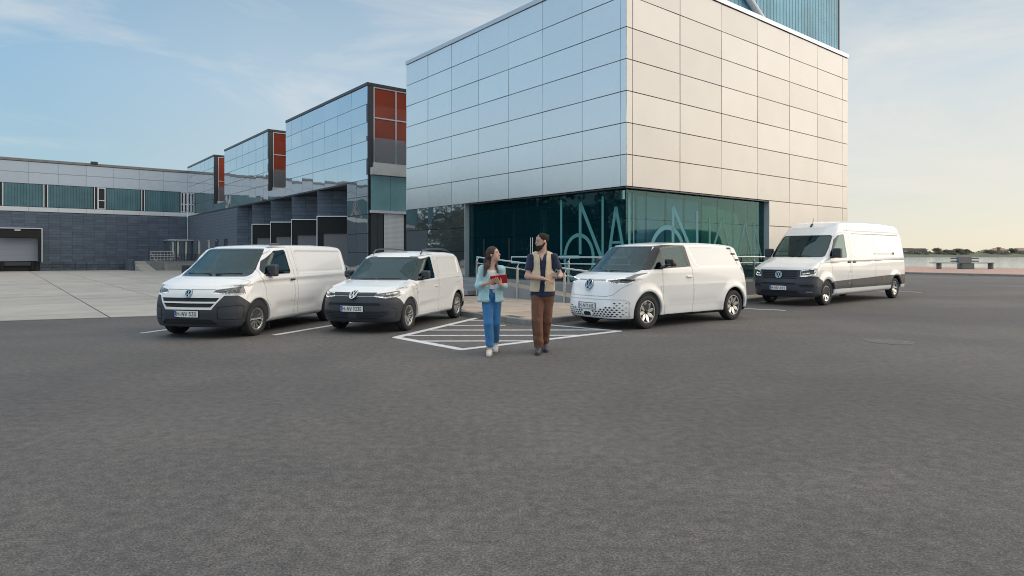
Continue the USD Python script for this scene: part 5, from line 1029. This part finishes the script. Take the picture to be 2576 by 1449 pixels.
# ---- the woman
W = Figure('woman in pale blue jacket and blue trousers looking up, holding a red tablet', (-.32, 10.12))
yc = 10.12
Rw = head_frame(62, 10); hc = V3(-.285, yc - .02, 1.585); fh, at = head_sd(hc, Rw, .98, .8)
sh_l, sh_r = V3(-.475, yc + .02, 1.345), V3(-.175, yc - .01, 1.345)
el_l, wr_l = V3(-.525, yc - .02, 1.08), V3(-.40, yc - .245, 1.135)
el_r, wr_r = V3(-.135, yc - .02, 1.09), V3(-.165, yc - .245, 1.105)
hl_, hr_ = V3(-.40, yc - .02, .90), V3(-.255, yc, .90)
kn_l, an_l = V3(-.372, yc - .15, .50), V3(-.352, 9.985, .10); kn_r, an_r = V3(-.265, yc + .02, .49), V3(-.272, 10.40, .13)
hA, _ = hand_sd(wr_l, (.115, -.035, .035), (0, 1, .35), .10, (.2, .16, .16, .2, .24), .165, -1)
hB, _ = hand_sd(wr_r, (-.07, -.055, .07), (.1, 1, .4), .13, (.3, .14, .14, .16, .2), .165, 1)
neck = [(hc + Rw @ V3(0, -.02, -.05), V3(-.318, yc + .01, 1.36), .050, .055)]
body = lambda P: smin(fh(P), chain(P, neck + [(V3(-.325, yc + .01, 1.29), V3(-.325, yc, 1.0), .092, .082), (sh_l, sh_r, .042, .042), (sh_l, el_l, .042, .037), (el_l, wr_l, .037, .024), (sh_r, el_r, .042, .037), (el_r, wr_r, .037, .024), (V3(-.33, yc, 1.0), (hl_ + hr_) / 2, .078, .075),
    (hl_, kn_l, .075, .050), (kn_l, an_l, .048, .032), (hr_, kn_r, .075, .050), (kn_r, an_r, .048, .032), (an_l, an_l + V3(.0, -.06, -.05), .035, .03), (an_r, an_r + V3(0, -.06, -.06), .035, .03)], .035), .03)
bm = to_mf(blob(body, (-.66, yc - .34, -.03), (-.02, yc + .46, 1.73), .0125))
for hd in (hA, hB):
    lo, hi = bb([p for c in hd for p in c[:2]], .03); bm = bm + to_mf(blob(lambda P: chain(P, hd, .007), lo, hi, .0052))
W.put('body', bm, M_SKINW)
hrt = [(at(0, -.085, .02), V3(-.385, yc + .09, 1.42), .062, .070), (V3(-.385, yc + .085, 1.46), V3(-.425, yc + .05, 1.32), .062, .045), (at(-.070, -.035, .02), V3(-.405, yc - .06, 1.40), .030, .040), (V3(-.405, yc - .06, 1.40), V3(-.440, yc - .115, 1.245), .040, .012), (at(.062, -.07, -.03), V3(-.262, yc + .02, 1.43), .024, .030), (V3(-.262, yc - .0, 1.43), V3(-.222, yc - .105, 1.30), .028, .010)]
def hairw(P):
    d = smin(ell(P, at(0, -.030, .034), V3(.084, .104, .104), Rw), chain(P, hrt, .035), .03)
    q = (P - hc) @ Rw; face = ell(P, at(0, .098, -.035), V3(.080, .098, .118), Rw); d = smax(d, -face, .012)
    return d + .0028 * np.sin(q[:, 0] * 330 + q[:, 1] * 250 + 5 * q[:, 2]) + folds(P, 26, .004, 3, .2)
W.put('hair', blob(hairw, (-.56, yc - .2, 1.2), (-.12, yc + .26, 1.74), .008), M_HAIRW)
for k in (-1, 1):
    e_ = W.put('eye', MF.sphere(.0105, 16).translate(tuple(at(k * .029, .069, .010))), M_EYE); W.put('iris', MF.sphere(.0060, 12).translate(tuple(at(k * .029, .0755, .011))), M_IRIS, e_); W.put('eyelid', tube([at(k * .017, .075, .016), at(k * .029, .080, .0195), at(k * .042, .072, .014)], [.003, .0042, .003], 6), M_HAIRW, e_)
    W.put('eyebrow', tube([at(k * .016, .090, .028), at(k * .034, .090, .034), at(k * .052, .078, .029)], [.0035, .0032, .002], 6), M_HAIRW)
W.put('lips', MF.batch_hull([sph(at(x, .090 - abs(x) * .2, -.053), .0055, 10) for x in (-.02, 0, .02)]), M_LIP)
tp = lambda P: smax(chain(P, [(V3(-.325, yc, 1.28), V3(-.325, yc - .0, 1.0), .112, .118), (sh_l + V3(.06, 0, -.03), sh_r + V3(-.06, 0, -.03), .05, .05)], .05), P[:, 2] - 1.335, .02)
W.put('top', blob(tp, (-.52, yc - .2, .86), (-.12, yc + .2, 1.42), .014), M_TOPW)
def jk(P):
    d = chain(P, [(V3(-.335, yc + .015, 1.28), V3(-.335, yc + .01, 1.08), .125, .138), (V3(-.335, yc + .01, 1.08), V3(-.332, yc - .005, .87), .140, .155), (V3(-.425, yc + .01, 1.10), V3(-.418, yc - .02, .87), .095, .130), (V3(-.245, yc + .01, 1.10), V3(-.245, yc + .01, .87), .095, .112),
        (V3(-.325, yc + .02, 1.385), sh_l + V3(0, 0, .0), .060, .062), (V3(-.325, yc + .02, 1.385), sh_r, .060, .062), (sh_l, el_l, .066, .060), (el_l, el_l + (wr_l - el_l) * .30, .058, .050), (sh_r, el_r, .066, .058), (el_r, el_r + (wr_r - el_r) * .55, .056, .048)], .035)
    d = smax(d, .835 - P[:, 2], .010); z = P[:, 2]
    w_ = .036 + np.clip(z - 1.12, 0, 1) * .11 + np.clip(1.08 - z, 0, 1) * .07
    op = np.maximum(np.abs(P[:, 0] + .312) - w_, P[:, 1] - (yc + .0)); d = smax(d, -op, .010)
    nk = np.maximum(np.hypot(P[:, 0] + .322, P[:, 1] - yc - .0) - .066, 1.34 - z); d = smax(smax(d, -nk, .008), z - 1.425 - .35 * (P[:, 1] - yc), .01)
    return d + folds(P, 12, .012, 5, .8) - .006 * np.exp(-((z - .862) / .020) ** 2) + .003 * np.sin(P[:, 0] * 300) * np.exp(-((z - .862) / .03) ** 2)
jm = W.put('jacket', blob(jk, (-.68, yc - .28, .80), (.0, yc + .24, 1.50), .0115), M_JACK)
def tr(P):
    d = chain(P, [(V3(-.33, yc + .0, 1.02), V3(-.33, yc + .0, .93), .116, .120), (hl_ + V3(.012, .01, .02), kn_l, .098, .074), (kn_l, an_l + V3(0, 0, .06), .074, .064), (hr_ + V3(-.005, 0, .02), kn_r, .100, .074), (kn_r, an_r + V3(0, 0, .05), .074, .064)], .016)
    d = smax(smax(d, P[:, 2] - 1.045, .01), .135 - P[:, 2], .008); return d + folds(P, 13, .010, 8, .5) + .004 * np.sin(P[:, 2] * 46 + 3 * P[:, 0] * 9) * sstep((.32 - P[:, 2]) / .15)
W.put('trousers', blob(tr, (-.56, yc - .34, .11), (-.10, yc + .44, 1.05), .0125), M_JEAN)
for heel, toe in ((V3(-.352, 10.03, .0), V3(-.365, 9.77, 0)), (V3(-.272, 10.44, 0.02), V3(-.262, 10.18, 0))):
    u_, s_ = shoe(heel, toe, .088, .085); lo, hi = bb([heel, toe], .08); hi[2] = .16; so_ = W.put('shoe', blob(u_, lo, hi, .008), M_SHOEW); W.put('sole', blob(s_, lo, hi, .007), M_SOLE, so_)
W.put('belt_line', tube([V3(-.33 + .118 * math.cos(a), yc + .005 + .118 * math.sin(a), 1.030) for a in np.linspace(0, math.tau, 24)], .010, 6), M_JEAN)
tb = thing('tablet', 'red covered tablet held in both hands by the woman', 'tablet', (-.205, yc - .255, 1.195))
def tilt(m, rx, rz_): m = m.copy(); m.apply_transform(trimesh.transformations.rotation_matrix(rx, [1, 0, 0])); m.apply_transform(trimesh.transformations.rotation_matrix(rz_, [0, 1, 0])); return m
obj('case', tilt(cbx(-.13, .13, -.006, .006, -.088, .088, .005), math.radians(38), math.radians(-7)), mat('tablet_red', (.55, .022, .03), .45), tb); obj('screen', tilt(bx(-.122, .122, .0062, .0075, -.08, .08), math.radians(38), math.radians(-7)), M_GLOSS, tb)

# ---- the man
Mn = Figure('bearded man in beige vest, navy polo and brown trousers with his hair in a bun', (.49, 10.27))
ym = 10.27
Rm = head_frame(-58, -6); hm_ = V3(.475, ym - .02, 1.795); fm, am = head_sd(hm_, Rm, 1.06, 1.15)
sl, sr = V3(.318, ym + .02, 1.535), V3(.672, ym + .01, 1.535)
el1, wr1 = V3(.255, ym - .03, 1.235), V3(.49, ym - .24, 1.205); el2, wr2 = V3(.775, ym + .0, 1.25), V3(.752, ym - .235, 1.235)
h1, h2 = V3(.415, ym, .97), V3(.585, ym, .97); k1, a1 = V3(.405, ym - .10, .53), V3(.425, 10.20, .11); k2, a2 = V3(.555, ym + .03, .52), V3(.53, 10.50, .13)
hM, _ = hand_sd(wr1, (.115, -.04, -.03), (.1, .3, -1), .10, (.3, .30, .32, .36, .42), .195, -1); hN, _ = hand_sd(wr2, (-.05, -.05, .02), (-.3, .9, .1), .10, (.4, .55, .6, .6, .65), .19, -1)
bodm = lambda P: smin(fm(P), chain(P, [(hm_ + Rm @ V3(0, -.02, -.06), V3(.49, ym + .015, 1.55), .060, .068), (V3(.49, ym + .01, 1.48), V3(.495, ym, 1.05), .13, .13), (sl, sr, .05, .05), (sl, el1, .052, .046), (el1, wr1, .047, .030), (sr, el2, .052, .046), (el2, wr2, .047, .030),
    (h1, k1, .085, .06), (k1, a1, .058, .04), (h2, k2, .085, .06), (k2, a2, .058, .04), (h1, h2, .09, .09)], .035), .03)
bm2 = to_mf(blob(bodm, (.12, ym - .36, -.02), (.92, ym + .40, 1.96), .0135))
for hd in (hM, hN):
    lo, hi = bb([p for c in hd for p in c[:2]], .03); bm2 = bm2 + to_mf(blob(lambda P: chain(P, hd, .007), lo, hi, .0055))
Mn.put('body', bm2, M_SKINM)
def hairm(P):
    cap = np.maximum(ell(P, am(0, -.026, .040), V3(.080, .102, .090) * 1.05, Rm), -(ell(P, am(0, .105, -.02), V3(.088, .098, .108), Rm)))
    d = smin(cap, chain(P, [(am(0, -.10, .055), am(0, -.128, .070), .024, .028)], .02), .015); return d + folds(P, 60, .004, 4, .6)
Mn.put('hair', blob(hairm, (.33, ym - .16, 1.68), (.66, ym + .16, 1.97), .009), M_HAIRM)
def beard(P):
    d = np.maximum(fm(P) - .0075, -(fm(P) + .02)); q = (P - hm_) @ Rm / 1.06; cut = np.maximum(q[:, 2] + .055 - .62 * np.clip(-(q[:, 1] - .045), 0, 1) + .0 * q[:, 0], -(q[:, 1] + .012)); d = np.maximum(d, cut)
    mouth = ell(P, am(0, .098, -.056), V3(.019, .02, .0065)); d = np.maximum(d, -mouth); return smin(d, ell(P, am(0, .058, -.108), V3(.034, .032, .030), Rm), .012) + folds(P, 90, .005, 9, 1)
Mn.put('beard', blob(beard, (.30, ym - .2, 1.60), (.62, ym + .14, 1.86), .0075), mat('beard_brown', (.048, .032, .024), .8, noise=(140, .5, 4), bump=(220, .6, .004), spec=.2))
for k in (-1, 1):
    e_ = Mn.put('eye', MF.sphere(.0105, 16).translate(tuple(am(k * .031, .0735, .010))), M_EYE); Mn.put('iris', MF.sphere(.0062, 12).translate(tuple(am(k * .031, .0795, .008))), M_IRIS, e_); Mn.put('eyelid', tube([am(k * .018, .079, .015), am(k * .031, .086, .0185), am(k * .045, .077, .013)], [.003, .0045, .003], 6), M_SKINM, e_)
    Mn.put('eyebrow', tube([am(k * .014, .092, .026), am(k * .034, .092, .033), am(k * .054, .078, .027)], [.005, .0045, .003], 6), M_HAIRM)
def polo(P):
    d = chain(P, [(V3(.49, ym + .01, 1.47), V3(.495, ym + .005, 1.18), .145, .142), (V3(.495, ym + .005, 1.18), V3(.495, ym + .0, .93), .142, .150), (V3(.415, ym + .01, 1.2), V3(.41, ym, .95), .102, .116), (V3(.575, ym + .01, 1.2), V3(.58, ym, .95), .102, .116), (V3(.44, ym + .015, 1.58), sl + V3(.01, 0, .0), .072, .070), (V3(.54, ym + .015, 1.58), sr + V3(-.01, 0, 0), .072, .070), (sl, sl + (el1 - sl) * .62, .072, .074), (sr, sr + (el2 - sr) * .62, .072, .074), (V3(.485, ym + .015, 1.52), V3(.483, ym + .01, 1.585), .085, .075)], .035)
    d = smax(smax(d, .905 - P[:, 2], .01), P[:, 2] - (1.60 - .0), .01)
    for s_, e_ in ((sl, el1), (sr, el2)):
        dv = (e_ - s_) / np.linalg.norm(e_ - s_); near = np.linalg.norm(P - s_ - dv * np.clip((P - s_) @ dv, 0, 1)[:, None], axis=1) < .13
        d = np.where(near & (np.abs(P[:, 0] - .49) > .19), smax(d, (P - s_) @ dv - .215, .008), d)
    vn = np.maximum(np.abs(P[:, 0] - .478) - np.clip((P[:, 2] - 1.49) * .48, 0, .055), P[:, 1] - ym + .01); d = smax(d, -vn, .008)
    return d + folds(P, 10, .009, 12, .7)
Mn.put('polo_shirt', blob(polo, (.10, ym - .28, .88), (.92, ym + .28, 1.66), .0135), M_NAVY)
def vest(P):
    d = chain(P, [(V3(.49, ym + .012, 1.47), V3(.495, ym + .005, 1.18), .160, .158), (V3(.495, ym + .005, 1.18), V3(.495, ym, 1.0), .158, .162), (V3(.405, ym + .01, 1.25), V3(.40, ym, 1.0), .115, .126), (V3(.585, ym + .01, 1.25), V3(.59, ym, 1.0), .115, .126), (V3(.45, ym + .015, 1.585), V3(.375, ym + .015, 1.55), .078, .076), (V3(.53, ym + .015, 1.585), V3(.605, ym + .01, 1.55), .078, .076)], .03)
    d = smax(smax(d, .985 - P[:, 2], .02), np.abs(P[:, 0] - .492) - (.205 + .0 * P[:, 2]), .02)
    z = P[:, 2]; xl = .455 - .018 * (z - 1.3) / .3 - np.clip(1.2 - z, 0, 1) * .18; xr = .535 + .018 * (z - 1.3) / .3 - np.clip(1.2 - z, 0, 1) * .02
    op = np.maximum(np.maximum(xl - P[:, 0], P[:, 0] - xr), P[:, 1] - ym - .01); op2 = np.hypot(P[:, 0] - .483, P[:, 1] - ym - .01) - .085; op2 = np.maximum(op2, 1.50 - z)
    d = smax(smax(d, -op, .012), -op2, .012); return d + folds(P, 9, .009, 21, .6) + .0025 * np.sin(z * 90) * 0
Mn.put('vest', blob(vest, (.24, ym - .28, .93), (.74, ym + .28, 1.66), .0125), M_VEST)
def trm(P):
    d = chain(P, [(V3(.50, ym, 1.0), V3(.50, ym, .94), .13, .145), (h1 + V3(0.01, 0, .0), k1, .118, .090), (k1, a1 + V3(0, 0, .02), .090, .080), (h2 + V3(-.01, 0, 0), k2, .118, .090), (k2, a2 + V3(0, 0, .02), .090, .080)], .018)
    d = smax(smax(d, P[:, 2] - 1.02, .01), .088 - P[:, 2], .008); return d + folds(P, 11, .012, 31, .5) + .006 * np.sin(P[:, 2] * 38 + 8 * P[:, 0]) * sstep((.40 - P[:, 2]) / .2)
Mn.put('trousers', blob(trm, (.22, ym - .32, .06), (.76, ym + .40, 1.04), .0135), M_BROWN)
for heel, toe in ((V3(.43, 10.24, .0), V3(.395, 9.93, 0)), (V3(.535, 10.53, .015), V3(.55, 10.23, 0))):
    u_, s_ = shoe(heel, toe, .105, .085); lo, hi = bb([heel, toe], .09); hi[2] = .16; so_ = Mn.put('shoe', blob(u_, lo, hi, .0085), M_SHOEM); Mn.put('sole', blob(s_, lo, hi, .008), M_SOLED, so_)
Mn.put('button', cat_mesh([tm(sph((.482, ym - .163, z), .006, 10)) for z in (1.40, 1.46)]), M_NAVY, None, True, kind='stuff')
Mn.put('zip', tube([(.527, ym - .178, 1.05), (.523, ym - .178, 1.15)], .004, 6), M_CHROME)
ph = thing('phone', 'grey phone held by the man in his left hand', 'phone', (.695, ym - .30, 1.275))
obj('phone_body', tilt(cbx(-.036, .036, -.005, .005, -.075, .075, .004), math.radians(20), math.radians(22)), mat('phone_grey', (.32, .36, .36), .3, .3), ph); obj('camera_bump', tilt(cbx(-.03, -.004, -.0085, -.0045, .03, .065, .001), math.radians(20), math.radians(22)), M_GLOSS, ph)
# ---------------------------------------------------------------- far shore, bench, trees
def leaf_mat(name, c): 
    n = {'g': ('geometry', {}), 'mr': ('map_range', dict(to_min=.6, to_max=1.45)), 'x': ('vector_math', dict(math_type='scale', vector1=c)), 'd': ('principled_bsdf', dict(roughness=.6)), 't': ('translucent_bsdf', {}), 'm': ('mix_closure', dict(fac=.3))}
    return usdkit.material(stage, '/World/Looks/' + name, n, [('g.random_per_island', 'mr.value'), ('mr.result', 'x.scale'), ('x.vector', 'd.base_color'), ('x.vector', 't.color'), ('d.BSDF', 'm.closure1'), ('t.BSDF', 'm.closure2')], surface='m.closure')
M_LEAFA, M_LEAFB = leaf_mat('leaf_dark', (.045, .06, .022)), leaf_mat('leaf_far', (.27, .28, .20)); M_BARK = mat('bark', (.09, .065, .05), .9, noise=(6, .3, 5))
def leaf_cloud(n, cs_, size, seed):
    """n leaf-sized quads spread through the ellipsoids cs_ = (centre, radii)"""
    g = np.random.default_rng(seed); c = np.array([q[0] for q in cs_], float); r = np.array([q[1] for q in cs_], float); i = g.integers(0, len(c), n)
    d = g.normal(size=(n, 3)); d /= np.linalg.norm(d, axis=1, keepdims=True); p = c[i] + d * r[i] * (g.random((n, 1)) ** .4)
    a = g.normal(size=(n, 3)); a /= np.linalg.norm(a, axis=1, keepdims=True); b = np.cross(a, g.normal(size=(n, 3))); b /= np.linalg.norm(b, axis=1, keepdims=True); s = size * (.6 + .8 * g.random((n, 1)))
    v = np.stack([p - a * s, p + b * s * .5, p + a * s, p - b * s * .5], 1).reshape(-1, 3); f = (np.arange(n)[:, None] * 4 + np.array([[0, 1, 2, 0, 2, 3]])).reshape(-1, 3)
    return trimesh.Trimesh(v, f, process=False)
land = []
g = np.random.default_rng(3); xs = np.linspace(-120, 1000, 140)
ridge = 2.6 + 1.6 * meshkit.fbm(np.stack([xs * .02, xs * 0, xs * 0], 1), 4, 2)
v, f = [], []
for i, x in enumerate(xs):
    for yy, zz in ((600, -.5), (606, .5), (620, ridge[i]), (680, ridge[i] * .9), (760, -.5)): v.append((x, yy, zz))
for i in range(len(xs) - 1):
    for j in range(4): a = i * 5 + j; f += [[a, a + 5, a + 6], [a, a + 6, a + 1]]
obj('far_shore', trimesh.Trimesh(np.array(v), np.array(f), process=False), mat('shore_grass', (.125, .13, .09), .95, noise=(.06, .3, 6)), None, True, kind='structure', label='low green far shore across the water', cat='shore')
cl = []
for i in range(330):
    x = g.uniform(330, 620); yy = g.uniform(612, 640); h_ = g.uniform(.8, 2.4); cl.append(((x, yy, 2.2 + h_ * .6), (g.uniform(1.5, 4.5), 2.0, h_)))
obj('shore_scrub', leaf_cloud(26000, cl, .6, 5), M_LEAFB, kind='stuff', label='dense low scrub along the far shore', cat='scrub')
for i, (x, h_, w_, lab) in enumerate(((418, 6.0, 6, 'round far shore tree right of the long pale house'), (428, 5.2, 6.5, 'low spreading far shore tree among the scrub clump'), (438, 6.2, 6, 'taller round tree in the middle of the far scrub clump'), (447, 5.2, 5, 'lone far tree above the left end of the bench'), (468, 5.4, 7, 'broad far tree right of the bench'), (491, 6.4, 5, 'round far tree between the two reddish roofs'))):
    t = thing('far_tree', lab, 'tree', (x, 622, 2.0)); cc = [((g.normal() * w_ * .35, g.normal() * w_ * .3, h_ * .62 + g.normal() * h_ * .12), (w_ * .5, w_ * .5, h_ * .26)) for _ in range(8)]
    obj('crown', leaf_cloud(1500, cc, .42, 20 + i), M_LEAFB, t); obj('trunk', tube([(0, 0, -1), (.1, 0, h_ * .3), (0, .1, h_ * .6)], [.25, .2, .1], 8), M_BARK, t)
hs = thing('far_house', 'long low pale house with a reddish roof on the far shore', 'house', (404, 632, 2.0))
M_FW, M_FR = mat('far_render', (.48, .46, .43), .8), mat('far_roof', (.34, .23, .17), .85)
obj('wall', bx(-10, 10, 0, 9, 0, 4.6), M_FW, hs); obj('roof', [cbx(-10.6, 10.6, -1, 10, 4.6, 5.2, .1), cbx(-10.2, -3, 1, 9, 5.2, 6.4, .3), cbx(1, 9.5, 1, 9, 5.2, 6.2, .3)], M_FR, hs)
for i in range(7): obj('window', bx(-9 + i * 2.7, -7.4 + i * 2.7, -.08, -.02, 1.6, 3.6), M_DKMET, hs)
for i, (x, w_, lab) in enumerate(((494, 15, 'small far house with a red roof between shore trees'), (518, 18, 'far reddish house at the right edge of the picture'))):
    h2_ = thing('far_house', lab, 'house', (x, 640, 2.0)); obj('wall', bx(-w_ / 2, w_ / 2, 0, 8, 0, 4), M_FW, h2_)
    rf = trimesh.Trimesh(np.array([[-w_ / 2 - .6, -.8, 4], [w_ / 2 + .6, -.8, 4], [w_ / 2 + .6, 8.8, 4], [-w_ / 2 - .6, 8.8, 4], [-w_ / 2 + 3, 4, 6.6], [w_ / 2 - 3, 4, 6.6]]), [[0, 1, 5], [0, 5, 4], [1, 2, 5], [2, 3, 4], [2, 4, 5], [3, 0, 4], [0, 2, 1], [0, 3, 2]], process=False); obj('roof', rf, M_FR, h2_)
tw = thing('far_tower', 'small brown tower standing in the far shore scrub', 'tower', (472, 615, 2.0)); obj('shaft', cbx(-1.1, 1.1, -1.1, 1.1, 0, 6.4, .15), mat('tower_brown', (.22, .15, .10), .85), tw); obj('cap', cbx(-1.4, 1.4, -1.4, 1.4, 6.4, 6.9, .1), M_BARK, tw)
# bench on the promenade
bn = thing('bench', 'long grey promenade bench with a concrete block in its middle', 'bench', (45.3, 64.4, .14), -4)
M_BCON = mat('bench_concrete', (.20, .20, .19), .85, noise=(3, .15, 5)); M_BWOOD = mat('bench_grey_slat', (.16, .17, .175), .6)
obj('block', cbx(.25, 1.45, -.25, .6, .0, .56, .04), mat('bench_base_green', (.16, .19, .17), .85, noise=(2, .2, 5)), bn); obj('back_block', cbx(-.03, 1.18, -.30, .25, .57, 1.30, .05), M_BCON, bn)
for a, b in ((-2.54, -.04), (1.19, 3.35)): obj('seat', cbx(a, b, -.3, .5, .575, .655, .02), M_BWOOD, bn)
for x in (-1.8, 3.22): obj('leg', cbx(x - .10, x + .10, -.2, .4, 0, .57, .02), M_BCON, bn)
for z in (.72, 1.01):
    for a, b in ((-.75, -.04), (1.19, 2.0)): obj('back_slat', cbx(a, b, -.05, .01, z, z + .14, .02), M_BWOOD, bn)
# trees left of the picture, seen mirrored in the cladding and the glass
def tree(x, y, h_, w_, lab, seed):
    t = thing('tree', lab, 'tree', (x, y, 0), group=None); q = np.random.default_rng(seed)
    cc = [((q.normal() * w_ * .28, q.normal() * w_ * .28, h_ * .5 + q.normal() * h_ * .18), (w_ * q.uniform(.18, .32), w_ * q.uniform(.18, .32), h_ * q.uniform(.12, .2))) for _ in range(18)]
    obj('crown', leaf_cloud(5200, cc, .34, seed), M_LEAFA, t); obj('trunk', tube([(0, 0, 0), (.1, .1, h_ * .3), (.2, 0, h_ * .55)], [.3, .24, .12], 10), M_BARK, t)
def palm(x, y, h_, lab, seed):
    t = thing('palm_tree', lab, 'palm tree', (x, y, 0)); q = np.random.default_rng(seed); fr = []
    for i in range(44):
        az, el_ = q.uniform(0, math.tau), q.uniform(-.5, 1.2); L_ = q.uniform(2.4, 3.2); pts = []
        for s_ in np.linspace(0, 1, 7): pts.append((math.cos(az) * L_ * s_ * math.cos(el_ * (1 - s_ * .6)), math.sin(az) * L_ * s_ * math.cos(el_ * (1 - s_ * .6)), h_ + L_ * (s_ * math.sin(el_) - .75 * s_ * s_)))
        pts = np.array(pts); sd = V3(-math.sin(az), math.cos(az), 0)
        for s_ in np.linspace(.12, .98, 20):
            k = s_ * 6; j = min(int(k), 5); p = pts[j] + (pts[j + 1] - pts[j]) * (k - j); d_ = pts[j + 1] - pts[j]; d_ = d_ / np.linalg.norm(d_)
            for sg_ in (-1, 1): e_ = p + (sd * sg_ * .8 + d_ * .5 - V3(0, 0, .25)) * .55 * (1.1 - s_ * .6); fr.append(trimesh.Trimesh(np.array([p - d_ * .03, e_, p + d_ * .03]), [[0, 1, 2]], process=False))
    obj('frond', fr, M_LEAFA, t); obj('trunk', tube([(0, 0, 0), (.1, 0, h_ * .5), (0, 0, h_)], [.34, .26, .28], 10), M_BARK, t)
for i, (x, y, h_, w_, lab) in enumerate(((-58, 41, 12, 14, 'dense dark tree mirrored in the cladding left of the glass doors'), (-64, 33, 13, 15, 'broad dark tree beside the mirrored palms left of the car park'), (-72, 48, 13, 16, 'tall dark tree behind the mirrored row left of the car park'), (-58, 21, 10, 12, 'low dark tree mirrored in the dark glass left half'), (-66, 12, 12, 14, 'dark tree nearest the camera in the mirrored row'), (-70, 2, 12, 15, 'last dark tree of the mirrored row on the left'))): tree(x, y, h_, w_, lab, 40 + i)
for i, (x, y, h_, lab) in enumerate(((-52, 25.5, 7.5, 'palm mirrored in the lettered glass'), (-50, 17, 6.5, 'shorter palm mirrored in the lettered glass'), (-48, 36, 7, 'palm mirrored beside the dark tree'))): palm(x, y, h_, lab, 60 + i)
hg = np.random.default_rng(9); hc_ = [((-74 + hg.normal() * 1.2, y, hg.uniform(.6, 2.4)), (2.2, 2.2, 1.9)) for y in np.linspace(-20, 62, 70)]
obj('hedge', leaf_cloud(15000, hc_, .34, 77), M_LEAFA, kind='stuff', label='tall dark hedge behind the mirrored trees left of the car park', cat='hedge')
